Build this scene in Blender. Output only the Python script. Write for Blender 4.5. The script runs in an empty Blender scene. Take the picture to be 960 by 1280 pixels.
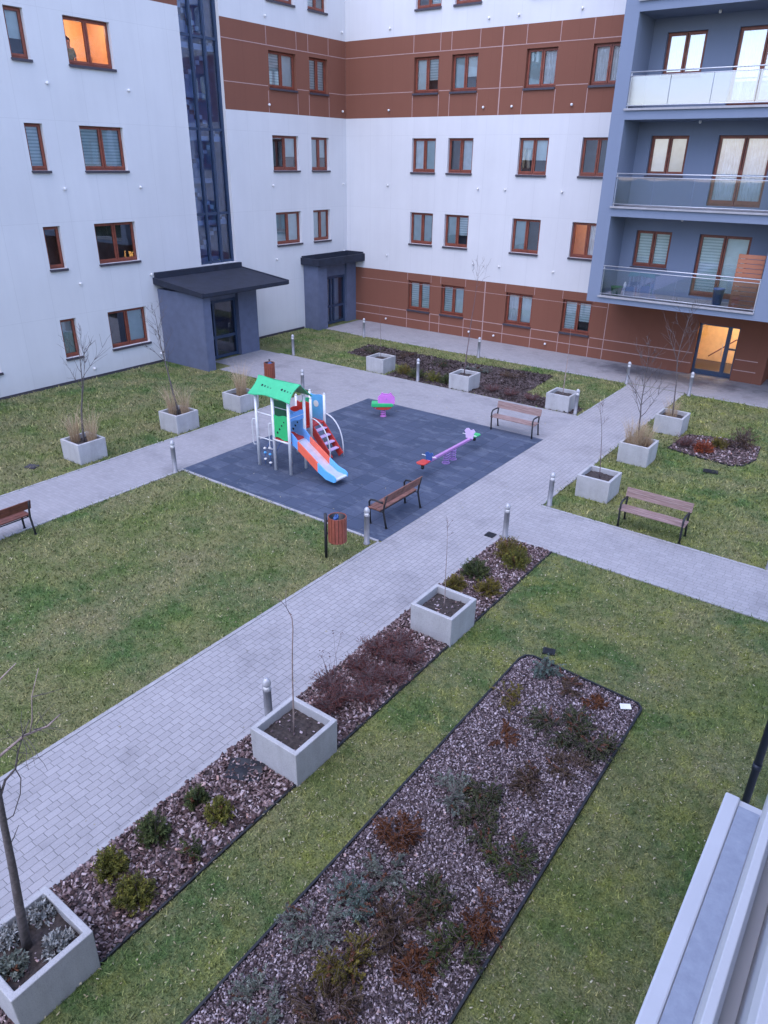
import bpy, bmesh, math, random
import numpy as np
from mathutils import Vector, Matrix, noise
R = math.radians
PI = math.pi
random.seed(7)
rng = np.random.default_rng(7)
sc = bpy.context.scene
C = sc.collection

# ------------------------------------------------------------------ helpers
class MB:
    """collects geometry for ONE mesh object"""
    def __init__(s):
        s.v = []; s.f = []; s.m = []; s.sm = []; s.t = []
    def poly(s, pts, m=0, smooth=False, tint=None):
        b = len(s.v); s.v.extend([tuple(p) for p in pts])
        s.f.append(tuple(range(b, b+len(pts)))); s.m.append(m); s.sm.append(smooth)
        if tint is not None: s.t.extend([tint]*len(pts))
    def box(s, x0, x1, y0, y1, z0, z1, m=0, rot=0.0, piv=None):
        P = [(x0,y0,z0),(x1,y0,z0),(x1,y1,z0),(x0,y1,z0),(x0,y0,z1),(x1,y0,z1),(x1,y1,z1),(x0,y1,z1)]
        if rot:
            px, py = piv if piv else ((x0+x1)/2, (y0+y1)/2); c, n = math.cos(rot), math.sin(rot)
            P = [(px+(x-px)*c-(y-py)*n, py+(x-px)*n+(y-py)*c, z) for x, y, z in P]
        s.hexa(P, m)
    def hexa(s, P, m=0):
        b = len(s.v); s.v.extend([tuple(p) for p in P])
        for q in ((0,3,2,1),(4,5,6,7),(0,1,5,4),(1,2,6,5),(2,3,7,6),(3,0,4,7)):
            s.f.append(tuple(b+i for i in q)); s.m.append(m); s.sm.append(False)
    def beam(s, a, b_, w, h, m=0, up=(0,0,1)):
        a = Vector(a); b_ = Vector(b_); d = (b_-a).normalized(); u = Vector(up)
        if abs(d.dot(u)) > .98: u = Vector((0,1,0))
        x = d.cross(u).normalized(); y = x.cross(d)
        P = []
        for p in (a, b_):
            P += [p-x*w/2-y*h/2, p+x*w/2-y*h/2, p+x*w/2+y*h/2, p-x*w/2+y*h/2]
        s.hexa(P, m)
    def tube(s, pts, rad, n=8, m=0, cap=True, tint=None):
        pts = [Vector(p) for p in pts]
        if not hasattr(rad, '__len__'): rad = [rad]*len(pts)
        rings = []; prev = None
        for i, p in enumerate(pts):
            d = (pts[min(i+1, len(pts)-1)]-pts[max(i-1, 0)])
            d = d.normalized() if d.length > 1e-9 else Vector((0,0,1))
            if prev is None:
                u = Vector((0,0,1)) if abs(d.z) < .9 else Vector((1,0,0))
                x = d.cross(u).normalized()
            else:
                x = (prev-d*prev.dot(d))
                x = x.normalized() if x.length > 1e-6 else d.orthogonal().normalized()
            prev = x; y = d.cross(x); b = len(s.v)
            for k in range(n):
                a = 2*PI*k/n; s.v.append(tuple(p+x*(math.cos(a)*rad[i])+y*(math.sin(a)*rad[i])))
                if tint is not None: s.t.append(tint)
            rings.append(b)
        for i in range(len(rings)-1):
            for k in range(n):
                k2 = (k+1) % n
                s.f.append((rings[i]+k, rings[i]+k2, rings[i+1]+k2, rings[i+1]+k)); s.m.append(m); s.sm.append(True)
        if cap:
            s.f.append(tuple(rings[0]+k for k in reversed(range(n)))); s.m.append(m); s.sm.append(False)
            s.f.append(tuple(rings[-1]+k for k in range(n))); s.m.append(m); s.sm.append(False)
    def lathe(s, prof, c=(0,0,0), n=16, m=0, smooth=True):
        rings = []
        for r, z in prof:
            b = len(s.v); rings.append(b)
            for k in range(n):
                a = 2*PI*k/n; s.v.append((c[0]+r*math.cos(a), c[1]+r*math.sin(a), c[2]+z))
        for i in range(len(rings)-1):
            for k in range(n):
                k2 = (k+1) % n
                s.f.append((rings[i]+k, rings[i]+k2, rings[i+1]+k2, rings[i+1]+k)); s.m.append(m); s.sm.append(smooth)
        s.f.append(tuple(rings[0]+k for k in reversed(range(n)))); s.m.append(m); s.sm.append(False)
        s.f.append(tuple(rings[-1]+k for k in range(n))); s.m.append(m); s.sm.append(False)
    def prism(s, pts, axis, a0, a1, m=0):
        """pts: 2D outline in the plane across `axis`, extruded from a0 to a1"""
        def P(p, a):
            return {'x': (a, p[0], p[1]), 'y': (p[0], a, p[1]), 'z': (p[0], p[1], a)}[axis]
        n = len(pts); b = len(s.v)
        s.v.extend([P(p, a0) for p in pts]); s.v.extend([P(p, a1) for p in pts])
        s.f.append(tuple(b+i for i in reversed(range(n)))); s.m.append(m); s.sm.append(False)
        s.f.append(tuple(b+n+i for i in range(n))); s.m.append(m); s.sm.append(False)
        for i in range(n):
            j = (i+1) % n
            s.f.append((b+i, b+j, b+n+j, b+n+i)); s.m.append(m); s.sm.append(False)
    def build(s, name, mats, parent=None, bevel=0, shift=None):
        me = bpy.data.meshes.new(name)
        V = s.v if shift is None else [(x-shift[0], y-shift[1], z-shift[2]) for x, y, z in s.v]
        me.from_pydata(V, [], s.f)
        if not isinstance(mats, (list, tuple)): mats = [mats]
        for q in mats: me.materials.append(q)
        me.polygons.foreach_set('material_index', s.m); me.polygons.foreach_set('use_smooth', s.sm)
        if s.t and len(s.t) == len(s.v):
            at = me.attributes.new('tint', 'FLOAT', 'POINT'); at.data.foreach_set('value', s.t)
        me.update()
        o = bpy.data.objects.new(name, me); C.objects.link(o)
        if parent: o.parent = parent
        if shift is not None and not parent: o.location = shift
        if bevel:
            bv = o.modifiers.new('bevel', 'BEVEL'); bv.width = bevel; bv.segments = 2; bv.limit_method = 'ANGLE'
        return o

def tag(o, label=None, cat=None, group=None, kind=None):
    if label: o['label'] = label
    if cat: o['category'] = cat
    if group: o['group'] = group
    if kind: o['kind'] = kind
    return o
def thing(name, loc, label, cat, group=None, rz=0.0):
    o = bpy.data.objects.new(name, None); C.objects.link(o); o.empty_display_size = .1
    o.location = loc; o.rotation_euler = (0, 0, rz)
    return tag(o, label, cat, group)
def copy_tree(o, loc, label, rz=None, parent=None):
    c = o.copy(); C.objects.link(c); c.parent = parent
    if loc is not None: c.location = loc
    if rz is not None: c.rotation_euler = (0, 0, rz)
    if label: c['label'] = label
    for ch in list(o.children):
        copy_tree(ch, None, None, None, c)
    return c

# ------------------------------------------------------------------ materials
def new_mat(name):
    m = bpy.data.materials.new(name); m.use_nodes = True
    nt = m.node_tree; b = nt.nodes['Principled BSDF']
    return m, nt, b
def N(nt, typ, **kw):
    n = nt.nodes.new(typ)
    for k, v in kw.items():
        if k in n.inputs: n.inputs[k].default_value = v
        else: setattr(n, k, v)
    return n
def rgba(c): return (c[0], c[1], c[2], 1)
def pos(nt):
    return N(nt, 'ShaderNodeNewGeometry').outputs['Position']
def noise_tex(nt, vec, scale, detail=4, rough=.6):
    n = N(nt, 'ShaderNodeTexNoise'); n.inputs['Scale'].default_value = scale
    n.inputs['Detail'].default_value = detail; n.inputs['Roughness'].default_value = rough
    nt.links.new(vec, n.inputs['Vector']); return n.outputs['Fac']
def ramp(nt, fac, stops):
    r = N(nt, 'ShaderNodeValToRGB'); e = r.color_ramp.elements
    e[0].position = stops[0][0]; e[0].color = rgba(stops[0][1])
    e[1].position = stops[-1][0]; e[1].color = rgba(stops[-1][1])
    for p, c in stops[1:-1]:
        q = e.new(p); q.color = rgba(c)
    nt.links.new(fac, r.inputs['Fac']); return r.outputs['Color']
def mix(nt, fac, a, b, blend='MIX'):
    m = N(nt, 'ShaderNodeMix', data_type='RGBA', blend_type=blend)
    for s, val in ((0, fac), (6, a), (7, b)):
        if hasattr(val, 'links'): nt.links.new(val, m.inputs[s])
        elif s == 0: m.inputs[0].default_value = val
        else: m.inputs[s].default_value = rgba(val)
    return m.outputs[2]
def bump(nt, b, h, strength=.3, dist=.01):
    n = N(nt, 'ShaderNodeBump'); n.inputs['Strength'].default_value = strength; n.inputs['Distance'].default_value = dist
    nt.links.new(h, n.inputs['Height']); nt.links.new(n.outputs['Normal'], b.inputs['Normal'])
def simple(name, c, rough=.6, metal=0.0, var=.12, scale=6.0, bumps=0.0, spec=.5):
    m, nt, b = new_mat(name)
    p = pos(nt); f = noise_tex(nt, p, scale, 5)
    lo = tuple(x*(1-var) for x in c); hi = tuple(min(1, x*(1+var)) for x in c)
    nt.links.new(ramp(nt, f, [(.3, lo), (.7, hi)]), b.inputs['Base Color'])
    b.inputs['Roughness'].default_value = rough; b.inputs['Metallic'].default_value = metal
    b.inputs['Specular IOR Level'].default_value = spec
    if bumps: bump(nt, b, noise_tex(nt, p, scale*12, 3), bumps, .006)
    return m
def tinted(name, stops, rough=.8, var_scale=0, spec=.2, trans=0.0):
    """colour from the per-vertex 'tint' attribute"""
    m, nt, b = new_mat(name)
    a = N(nt, 'ShaderNodeAttribute', attribute_name='tint')
    nt.links.new(ramp(nt, a.outputs['Fac'], stops), b.inputs['Base Color'])
    b.inputs['Roughness'].default_value = rough; b.inputs['Specular IOR Level'].default_value = spec
    return m

def facade(name, base, axis, u0, storey0, panel_w=1.31, seam=.035, brown=False):
    """thin-coat render with faint board seams; axis = which world axis runs along the wall"""
    m, nt, b = new_mat(name)
    p = pos(nt); sx = N(nt, 'ShaderNodeSeparateXYZ'); nt.links.new(p, sx.inputs[0])
    cb = N(nt, 'ShaderNodeCombineXYZ')
    au = N(nt, 'ShaderNodeMath', operation='SUBTRACT'); au.inputs[1].default_value = u0
    az = N(nt, 'ShaderNodeMath', operation='SUBTRACT'); az.inputs[1].default_value = storey0
    nt.links.new(sx.outputs[axis], au.inputs[0]); nt.links.new(sx.outputs['Z'], az.inputs[0])
    nt.links.new(au.outputs[0], cb.inputs[0]); nt.links.new(az.outputs[0], cb.inputs[1])
    br = N(nt, 'ShaderNodeTexBrick', offset=0.0, squash=1.0)
    for k, v in (('Scale', 1.0), ('Mortar Size', .012), ('Mortar Smooth', .6), ('Bias', 0.0), ('Brick Width', panel_w), ('Row Height', 3.28)):
        br.inputs[k].default_value = v
    d = tuple(x*(1-seam) for x in base); l = tuple(x*(1+seam*.4) for x in base)
    br.inputs['Color1'].default_value = rgba(base); br.inputs['Color2'].default_value = rgba(l)
    br.inputs['Mortar'].default_value = rgba(tuple(x*(1-seam*2.6) for x in base))
    nt.links.new(cb.outputs[0], br.inputs['Vector'])
    # rain streaks: noise stretched along z, plus broad patchiness
    mp = N(nt, 'ShaderNodeMapping'); mp.inputs['Scale'].default_value = (1, 1, .08)
    nt.links.new(p, mp.inputs['Vector'])
    st = ramp(nt, noise_tex(nt, mp.outputs[0], 2.2, 5), [(.35, (.965, .965, .97)), (.62, (1, 1, 1))])
    pt = ramp(nt, noise_tex(nt, p, .35, 4), [(.3, (.95, .95, .95)), (.7, (1.02, 1.02, 1.02))])
    c = mix(nt, 1.0, br.outputs['Color'], st, 'MULTIPLY'); c = mix(nt, 1.0, c, pt, 'MULTIPLY')
    if not brown:
        sp = ramp(nt, sx.outputs['Z'], [(0.0, (.80, .78, .74)), (.75, (1, 1, 1))])   # splash dirt above the ground
        n2 = noise_tex(nt, p, 1.6, 5)
        c2 = mix(nt, 1.0, c, sp, 'MULTIPLY'); c = mix(nt, n2, c2, c)
    nt.links.new(c, b.inputs['Base Color']); b.inputs['Roughness'].default_value = .85
    b.inputs['Specular IOR Level'].default_value = .25
    bump(nt, b, noise_tex(nt, p, 90, 2), .12, .004)
    return m

WHITE = (.61, .615, .625); BROWN = (.200, .082, .054); BLUEGREY = (.185, .225, .305)
M = {}
M['white_L'] = facade('white_render_left', WHITE, 'Y', .3, -.72)
M['white_B'] = facade('white_render_back', WHITE, 'X', .35, -.72)
M['brown_L'] = facade('brown_render_left', BROWN, 'Y', .3, -.72, brown=True)
M['brown_B'] = facade('brown_render_back', BROWN, 'X', .35, -.72, brown=True)
M['blue_grey'] = facade('blue_grey_render', BLUEGREY, 'X', .1, -.2, 2.9, .02, brown=True)
M['porch_grey'] = simple('porch_grey_render', (.098, .118, .185), .8, bumps=.15, scale=3)
M['porch_roof'] = simple('porch_roof_felt', (.013, .018, .034), .85, var=.3, scale=2.5, bumps=.2)
M['joint'] = simple('pale_joint', (.40, .27, .25), .7)
M['frame'] = simple('window_wood', (.165, .042, .026), .45, var=.25, scale=5)
M['frame2'] = simple('window_wood_light', (.20, .052, .030), .45, var=.25, scale=5)
M['sill'] = simple('sill_dark', (.05, .045, .06), .5)
M['dark_room'] = simple('room_dark', (.07, .075, .085), .9, var=.4, scale=2)
M['blind'] = simple('blind_pale', (.74, .80, .80), .8, var=.08, scale=3)
M['blind2'] = simple('blind_grey_green', (.44, .54, .55), .8, var=.1, scale=3)
M['curtain'] = simple('curtain_white', (.80, .82, .84), .9, var=.12, scale=4)
M['orange_wall'] = simple('room_orange', (.80, .52, .30), .9, var=.08)
M['steel'] = simple('galvanised', (.52, .54, .58), .42, .55, var=.1, scale=20)
M['bollard'] = simple('bollard_grey', (.21, .215, .235), .45, .25, var=.12, scale=10)
M['bollard_cap'] = simple('bollard_cap', (.42, .43, .46), .35, .3, var=.06)
M['black_metal'] = simple('black_metal', (.025, .027, .033), .45, .3, var=.2)
M['post_white'] = simple('post_galv_white', (.66, .68, .70), .4, .15, var=.08)
M['mull'] = simple('stair_steel_blue', (.035, .06, .115), .4, .2)
M['edging'] = simple('edging_black', (.012, .013, .017), .55, var=.3)
M['wood_bench'] = None
M['soil'] = simple('soil_dark', (.045, .035, .032), .95, var=.6, scale=18, bumps=.6)
M['kerb'] = simple('kerb_concrete', (.32, .32, .335), .85, var=.14, scale=5, bumps=.2)

def glass_mat(name, tint=(.62, .70, .72), refl=.22, rough=.02):
    m, nt, b = new_mat(name); nt.nodes.remove(b)
    out = nt.nodes['Material Output']
    tr = N(nt, 'ShaderNodeBsdfTransparent'); tr.inputs['Color'].default_value = rgba(tint)
    gl = N(nt, 'ShaderNodeBsdfGlossy'); gl.inputs['Roughness'].default_value = rough; gl.inputs['Color'].default_value = (.92, .95, 1, 1)
    fr = N(nt, 'ShaderNodeFresnel'); fr.inputs['IOR'].default_value = 1.5
    ad = N(nt, 'ShaderNodeMath', operation='MULTIPLY_ADD'); ad.inputs[1].default_value = 1.6; ad.inputs[2].default_value = refl
    cl = N(nt, 'ShaderNodeClamp')
    mx = N(nt, 'ShaderNodeMixShader')
    p = pos(nt); w = N(nt, 'ShaderNodeBump'); w.inputs['Strength'].default_value = .03; w.inputs['Distance'].default_value = .05
    nt.links.new(noise_tex(nt, p, .9, 1), w.inputs['Height']); nt.links.new(w.outputs[0], gl.inputs['Normal'])
    nt.links.new(fr.outputs[0], ad.inputs[0]); nt.links.new(ad.outputs[0], cl.inputs['Value'])
    nt.links.new(cl.outputs[0], mx.inputs[0]); nt.links.new(tr.outputs[0], mx.inputs[1]); nt.links.new(gl.outputs[0], mx.inputs[2])
    nt.links.new(mx.outputs[0], out.inputs['Surface'])
    return m
M['glass'] = glass_mat('window_glass', (.84, .90, .92), refl=.13)
M['glass_clear'] = glass_mat('window_glass_clear', (.9, .93, .93), refl=.02)
M['glass_stair'] = glass_mat('stair_glass', (.66, .80, .96), refl=.035)
M['glass_rail'] = glass_mat('balcony_glass', (.88, .91, .95), refl=.02)
M['glass_sky'] = glass_mat('sky_facing_glass', (.72, .74, .78), refl=.13, rough=.06)
M['glass_bright'] = glass_mat('bright_window_glass', (.84, .88, .92), refl=.30)

def wood_mat():
    m, nt, b = new_mat('weathered_bench_wood')
    tc = N(nt, 'ShaderNodeTexCoord'); mp = N(nt, 'ShaderNodeMapping'); mp.inputs['Scale'].default_value = (1.5, 30, 30)
    nt.links.new(tc.outputs['Object'], mp.inputs['Vector'])
    f = noise_tex(nt, mp.outputs[0], 1.6, 6)
    c = ramp(nt, f, [(.3, (.15, .085, .075)), (.55, (.27, .185, .17)), (.75, (.40, .32, .31))])
    nt.links.new(c, b.inputs['Base Color']); b.inputs['Roughness'].default_value = .6
    bump(nt, b, f, .3, .004); return m
M['wood_bench'] = wood_mat()
M['wood_dark'] = simple('bench_wood_red', (.135, .045, .032), .55, var=.3, scale=9)
M['wood_mid'] = simple('bench_wood_brown', (.19, .085, .065), .55, var=.35, scale=7)
M['wood_bin'] = simple('bin_wood_red', (.24, .065, .04), .5, var=.2, scale=9)
M['wood_screen'] = simple('screen_wood', (.34, .13, .07), .6, var=.10, scale=2)

def paver_mat(name, bw, rh, base, swap=True, mort=.0045, mcol=.40):
    m, nt, b = new_mat(name)
    p = pos(nt); sx = N(nt, 'ShaderNodeSeparateXYZ'); nt.links.new(p, sx.inputs[0])
    cb = N(nt, 'ShaderNodeCombineXYZ')
    w = N(nt, 'ShaderNodeTexNoise'); w.inputs['Scale'].default_value = 9; w.inputs['Detail'].default_value = 2
    nt.links.new(p, w.inputs['Vector'])
    vs = N(nt, 'ShaderNodeVectorMath', operation='SCALE'); vs.inputs['Scale'].default_value = .012
    nt.links.new(w.outputs['Color'], vs.inputs[0])
    nt.links.new(sx.outputs['Y' if swap else 'X'], cb.inputs[0]); nt.links.new(sx.outputs['X' if swap else 'Y'], cb.inputs[1])
    av = N(nt, 'ShaderNodeVectorMath', operation='ADD'); nt.links.new(cb.outputs[0], av.inputs[0]); nt.links.new(vs.outputs[0], av.inputs[1])
    br = N(nt, 'ShaderNodeTexBrick', offset=.43, squash=.78, squash_frequency=3, offset_frequency=2)
    for k, v in (('Scale', 1.0), ('Mortar Size', mort), ('Mortar Smooth', .6), ('Bias', 0.0), ('Brick Width', bw), ('Row Height', rh)):
        br.inputs[k].default_value = v
    br.inputs['Color1'].default_value = rgba(tuple(x*.93 for x in base)); br.inputs['Color2'].default_value = rgba(tuple(x*1.04 for x in base))
    br.inputs['Mortar'].default_value = rgba(tuple(x*mcol for x in base))
    nt.links.new(av.outputs[0], br.inputs['Vector'])
    dirt_shade = ramp(nt, noise_tex(nt, p, .8, 6, .65), [(.28, (.72, .72, .73)), (.46, (.97, .97, .97)), (.75, (1.07, 1.06, 1.05))])
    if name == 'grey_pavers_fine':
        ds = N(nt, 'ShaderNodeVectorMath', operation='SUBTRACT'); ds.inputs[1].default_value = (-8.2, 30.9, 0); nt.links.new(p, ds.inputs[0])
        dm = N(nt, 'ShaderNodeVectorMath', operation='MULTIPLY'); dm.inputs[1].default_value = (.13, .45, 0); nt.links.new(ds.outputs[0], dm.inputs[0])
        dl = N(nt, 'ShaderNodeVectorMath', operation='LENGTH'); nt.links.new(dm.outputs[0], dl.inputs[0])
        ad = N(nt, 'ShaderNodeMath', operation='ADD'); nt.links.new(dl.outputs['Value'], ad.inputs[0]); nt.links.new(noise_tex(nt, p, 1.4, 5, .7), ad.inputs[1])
        overhang_shade = ramp(nt, ad.outputs[0], [(.0, (.30, .30, .33)), (.72, (.46, .46, .5)), (1.0, (1, 1, 1))])  # shade under the balcony block, painted dark into the paving colour
        dirt_shade = mix(nt, 1.0, dirt_shade, overhang_shade, 'MULTIPLY')
    gr = ramp(nt, noise_tex(nt, p, 60, 3), [(.3, (.9, .9, .9)), (.7, (1.05, 1.05, 1.05))])
    c = mix(nt, 1.0, br.outputs['Color'], dirt_shade, 'MULTIPLY'); c = mix(nt, 1.0, c, gr, 'MULTIPLY')
    nt.links.new(c, b.inputs['Base Color']); b.inputs['Roughness'].default_value = .8
    inv = N(nt, 'ShaderNodeMath', operation='SUBTRACT'); inv.inputs[0].default_value = 1.0; nt.links.new(br.outputs['Fac'], inv.inputs[1])
    bump(nt, b, inv.outputs[0], .55, .008)
    return m
PAVE = (.325, .32, .335)
M['pavers'] = paver_mat('grey_pavers', .205, .118, PAVE)
M['pavers_x'] = paver_mat('grey_pavers_cross', .205, .118, PAVE, swap=False, mcol=.55)
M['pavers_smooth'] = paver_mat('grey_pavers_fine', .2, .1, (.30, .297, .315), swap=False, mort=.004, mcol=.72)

def rubber_mat():
    m, nt, b = new_mat('playground_rubber')
    p = pos(nt); br = N(nt, 'ShaderNodeTexBrick', offset=0.0)
    for k, v in (('Scale', 1.0), ('Mortar Size', .006), ('Mortar Smooth', .4), ('Bias', 0.0), ('Brick Width', .5), ('Row Height', .5)):
        br.inputs[k].default_value = v
    b1 = (.036, .054, .096); b2 = (.058, .078, .128)
    br.inputs['Color1'].default_value = rgba(b1); br.inputs['Color2'].default_value = rgba(b2); br.inputs['Mortar'].default_value = rgba((.016, .022, .04))
    nt.links.new(p, br.inputs['Vector'])
    mp = N(nt, 'ShaderNodeMapping'); mp.inputs['Scale'].default_value = (1, 2.2, 1); nt.links.new(p, mp.inputs['Vector'])
    sc1 = ramp(nt, noise_tex(nt, mp.outputs[0], 1.3, 6, .7), [(.52, (0, 0, 0)), (.72, (1, 1, 1))])
    c = mix(nt, sc1, br.outputs['Color'], (.12, .145, .195))
    g = ramp(nt, noise_tex(nt, p, 120, 2), [(.35, (.8, .8, .8)), (.65, (1.15, 1.15, 1.15))])
    c = mix(nt, 1.0, c, g, 'MULTIPLY')
    nt.links.new(c, b.inputs['Base Color']); b.inputs['Roughness'].default_value = .75
    bump(nt, b, noise_tex(nt, p, 150, 2), .3, .004); return m
M['rubber'] = rubber_mat()

def concrete_mat():
    m, nt, b = new_mat('planter_concrete')
    p = pos(nt)
    f = noise_tex(nt, p, 3.0, 6, .65); g = noise_tex(nt, p, 70, 3)
    c = ramp(nt, f, [(.25, (.35, .355, .365)), (.5, (.41, .415, .425)), (.75, (.45, .455, .465))])
    c = mix(nt, 1.0, c, ramp(nt, g, [(.25, (.72, .72, .72)), (.5, (1, 1, 1))]), 'MULTIPLY')
    mz = N(nt, 'ShaderNodeMapping'); mz.inputs['Scale'].default_value = (1, 1, .12); nt.links.new(p, mz.inputs['Vector'])
    c = mix(nt, 1.0, c, ramp(nt, noise_tex(nt, mz.outputs[0], 3.5, 6, .7), [(.30, (.86, .855, .84)), (.58, (1, 1, 1))]), 'MULTIPLY')
    nt.links.new(c, b.inputs['Base Color']); b.inputs['Roughness'].default_value = .85; b.inputs['Specular IOR Level'].default_value = .3
    bump(nt, b, g, .35, .005); return m
M['concrete'] = concrete_mat()

def grass_ground(name, blades=False):
    m, nt, b = new_mat(name)
    p = pos(nt)
    mp = N(nt, 'ShaderNodeMapping'); mp.inputs['Scale'].default_value = (1, 1, 0); nt.links.new(p, mp.inputs['Vector']); q = mp.outputs[0]
    big = noise_tex(nt, q, .26, 3, .55); mid = noise_tex(nt, q, .75, 7, .72); pat = noise_tex(nt, q, 1.5, 8, .78)
    fine = noise_tex(nt, q, 5.5, 6, .8); tiny = noise_tex(nt, q, 38, 4, .75)
    g = ramp(nt, big, [(.34, (.150, .172, .068)), (.46, (.130, .172, .052)), (.56, (.074, .136, .044)), (.70, (.118, .172, .048))])
    dry = ramp(nt, mid, [(.40, (0, 0, 0)), (.62, (.92, .92, .92))])
    c = mix(nt, dry, g, (.235, .215, .120))
    dk = ramp(nt, fine, [(.34, (.75, .75, .75)), (.50, (0, 0, 0))])
    c = mix(nt, dk, c, (.070, .098, .036))
    br = ramp(nt, fine, [(.54, (0, 0, 0)), (.74, (.8, .8, .8))])
    c = mix(nt, br, c, (.270, .258, .165))
    mo = ramp(nt, pat, [(.48, (0, 0, 0)), (.66, (.9, .9, .9))])
    sx = N(nt, 'ShaderNodeSeparateXYZ'); nt.links.new(p, sx.inputs[0])          # the near lawn is mossier
    mr = N(nt, 'ShaderNodeMapRange'); nt.links.new(sx.outputs['X'], mr.inputs['Value'])
    for k_, v_ in (('From Min', -9.0), ('From Max', -5.0), ('To Min', .30), ('To Max', .78)): mr.inputs[k_].default_value = v_
    mm = N(nt, 'ShaderNodeMath', operation='MULTIPLY'); nt.links.new(mo, mm.inputs[0]); nt.links.new(mr.outputs[0], mm.inputs[1])
    c = mix(nt, mm.outputs[0], c, (.190, .230, .038))
    c = mix(nt, 1.0, c, ramp(nt, tiny, [(.3, (.50, .56, .52)), (.5, (1, 1, 1)), (.70, (1.65, 1.58, 1.5))]), 'MULTIPLY')
    if blades:
        a = N(nt, 'ShaderNodeAttribute', attribute_name='tint')
        t = ramp(nt, a.outputs['Fac'], [(0, (.42, .48, .42)), (.5, (1.0, 1.02, 1.0)), (.85, (1.55, 1.5, 1.35)), (1, (2.3, 2.0, 2.2))])
        c = mix(nt, 1.0, c, t, 'MULTIPLY')
    else:
        c = mix(nt, 1.0, c, ramp(nt, noise_tex(nt, p, 45, 4, .7), [(.3, (.55, .55, .55)), (.7, (1.15, 1.15, 1.15))]), 'MULTIPLY')
        bump(nt, b, noise_tex(nt, p, 40, 4), .8, .03)
    nt.links.new(c, b.inputs['Base Color']); b.inputs['Roughness'].default_value = .9; b.inputs['Specular IOR Level'].default_value = .15
    return m
M['ground'] = grass_ground('lawn_ground'); M['blade'] = grass_ground('grass_blades', True)

def mulch_ground():
    m, nt, b = new_mat('mulch_base')
    p = pos(nt); v = N(nt, 'ShaderNodeTexVoronoi'); v.inputs['Scale'].default_value = 26; nt.links.new(p, v.inputs['Vector'])
    r = N(nt, 'ShaderNodeSeparateColor'); nt.links.new(v.outputs['Color'], r.inputs[0])
    c = ramp(nt, r.outputs[0], [(0, (.03, .022, .022)), (.6, (.075, .055, .055)), (1, (.15, .115, .12))])
    nt.links.new(c, b.inputs['Base Color']); b.inputs['Roughness'].default_value = .9
    bump(nt, b, v.outputs['Distance'], .8, .03); return m
M['mulch'] = mulch_ground()
M['chips'] = tinted('bark_chips', [(0, (.026, .018, .019)), (.30, (.095, .068, .074)), (.62, (.235, .185, .20)), (.92, (.58, .50, .53)), (1, (.42, .25, .20))], .75)
M['chips_brown'] = tinted('bark_chips_brown', [(0, (.022, .013, .013)), (.35, (.095, .058, .056)), (.66, (.23, .165, .165)), (.93, (.55, .46, .47)), (1, (.42, .22, .16))], .75)
M['chips_dark'] = tinted('bark_chips_dark', [(0, (.018, .013, .012)), (.5, (.05, .036, .034)), (.9, (.11, .085, .085)), (1, (.30, .26, .26))], .8)
M['leaf_litter'] = tinted('pale_fallen_leaves', [(0, (.24, .20, .11)), (.5, (.42, .38, .24)), (1, (.60, .55, .40))], .7)
M['trunk'] = simple('tree_bark', (.10, .085, .085), .85, var=.4, scale=25, bumps=.5)
M['trunk_pale'] = simple('sapling_bark_pale', (.30, .23, .21), .8, var=.35, scale=14)
M['twig'] = simple('twig_purple', (.13, .09, .095), .8, var=.3, scale=9)
M['straw'] = tinted('dry_grass_straw', [(0, (.24, .145, .08)), (.5, (.44, .325, .205)), (1, (.62, .52, .38))], .8)
FOL = {
 'pine': [(0, (.060, .068, .022)), (.5, (.130, .138, .028)), (1, (.225, .208, .042))],
 'dpine': [(0, (.030, .046, .022)), (.5, (.060, .086, .030)), (1, (.115, .135, .044))],
 'olive': [(0, (.075, .062, .020)), (.5, (.140, .122, .026)), (1, (.22, .175, .038))],
 'dark': [(0, (.028, .038, .022)), (.6, (.064, .082, .038)), (1, (.120, .125, .060))],
 'grey': [(0, (.09, .11, .09)), (.5, (.17, .20, .17)), (1, (.26, .29, .25))],
 'blue': [(0, (.065, .10, .085)), (.5, (.125, .185, .16)), (1, (.20, .27, .23))],
 'rust': [(0, (.065, .026, .014)), (.5, (.135, .052, .022)), (1, (.20, .085, .04))],
 'dryred': [(0, (.050, .014, .012)), (.5, (.125, .038, .032)), (1, (.20, .080, .066))],
 'red': [(0, (.12, .025, .012)), (.5, (.26, .055, .022)), (1, (.36, .10, .035))],
 'brown': [(0, (.045, .030, .020)), (.5, (.085, .058, .036)), (1, (.15, .11, .075))],
 'silver': [(0, (.16, .17, .17)), (.5, (.28, .295, .29)), (1, (.42, .43, .41))],
}
for k, s in FOL.items(): M['f_'+k] = tinted('foliage_'+k, [s[0], s[1], (.94, s[2][1]), (1, (.16, .070, .040))], .75)
def paint(name, c, rough=.35): return simple('play_'+name, c, rough, var=.07, scale=8)
M['p_mint'] = paint('mint', (.05, .44, .21)); M['p_green'] = paint('green', (.03, .44, .15)); M['p_blue'] = paint('blue', (.13, .34, .70))
M['p_sky'] = paint('sky', (.12, .42, .76)); M['p_red'] = paint('red', (.50, .045, .035)); M['p_orange'] = paint('orange_red', (.78, .14, .08))
M['p_slide'] = simple('slide_steel', (.62, .60, .66), .3, .35, var=.1); M['p_pink'] = paint('pink', (.62, .20, .62)); M['p_purple'] = paint('purple', (.27, .16, .42))
M['p_dgreen'] = paint('dark_green', (.015, .11, .05)); M['p_lav'] = paint('lavender', (.60, .46, .72)); M['p_white'] = paint('white', (.72, .72, .72))
M['p_navy'] = paint('navy', (.03, .09, .28)); M['hole'] = simple('hole_dark', (.01, .02, .03), .9)
M['plastic_green'] = simple('green_plastic', (.02, .16, .07), .5)
M['card'] = simple('white_card', (.72, .72, .70), .8)
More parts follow.
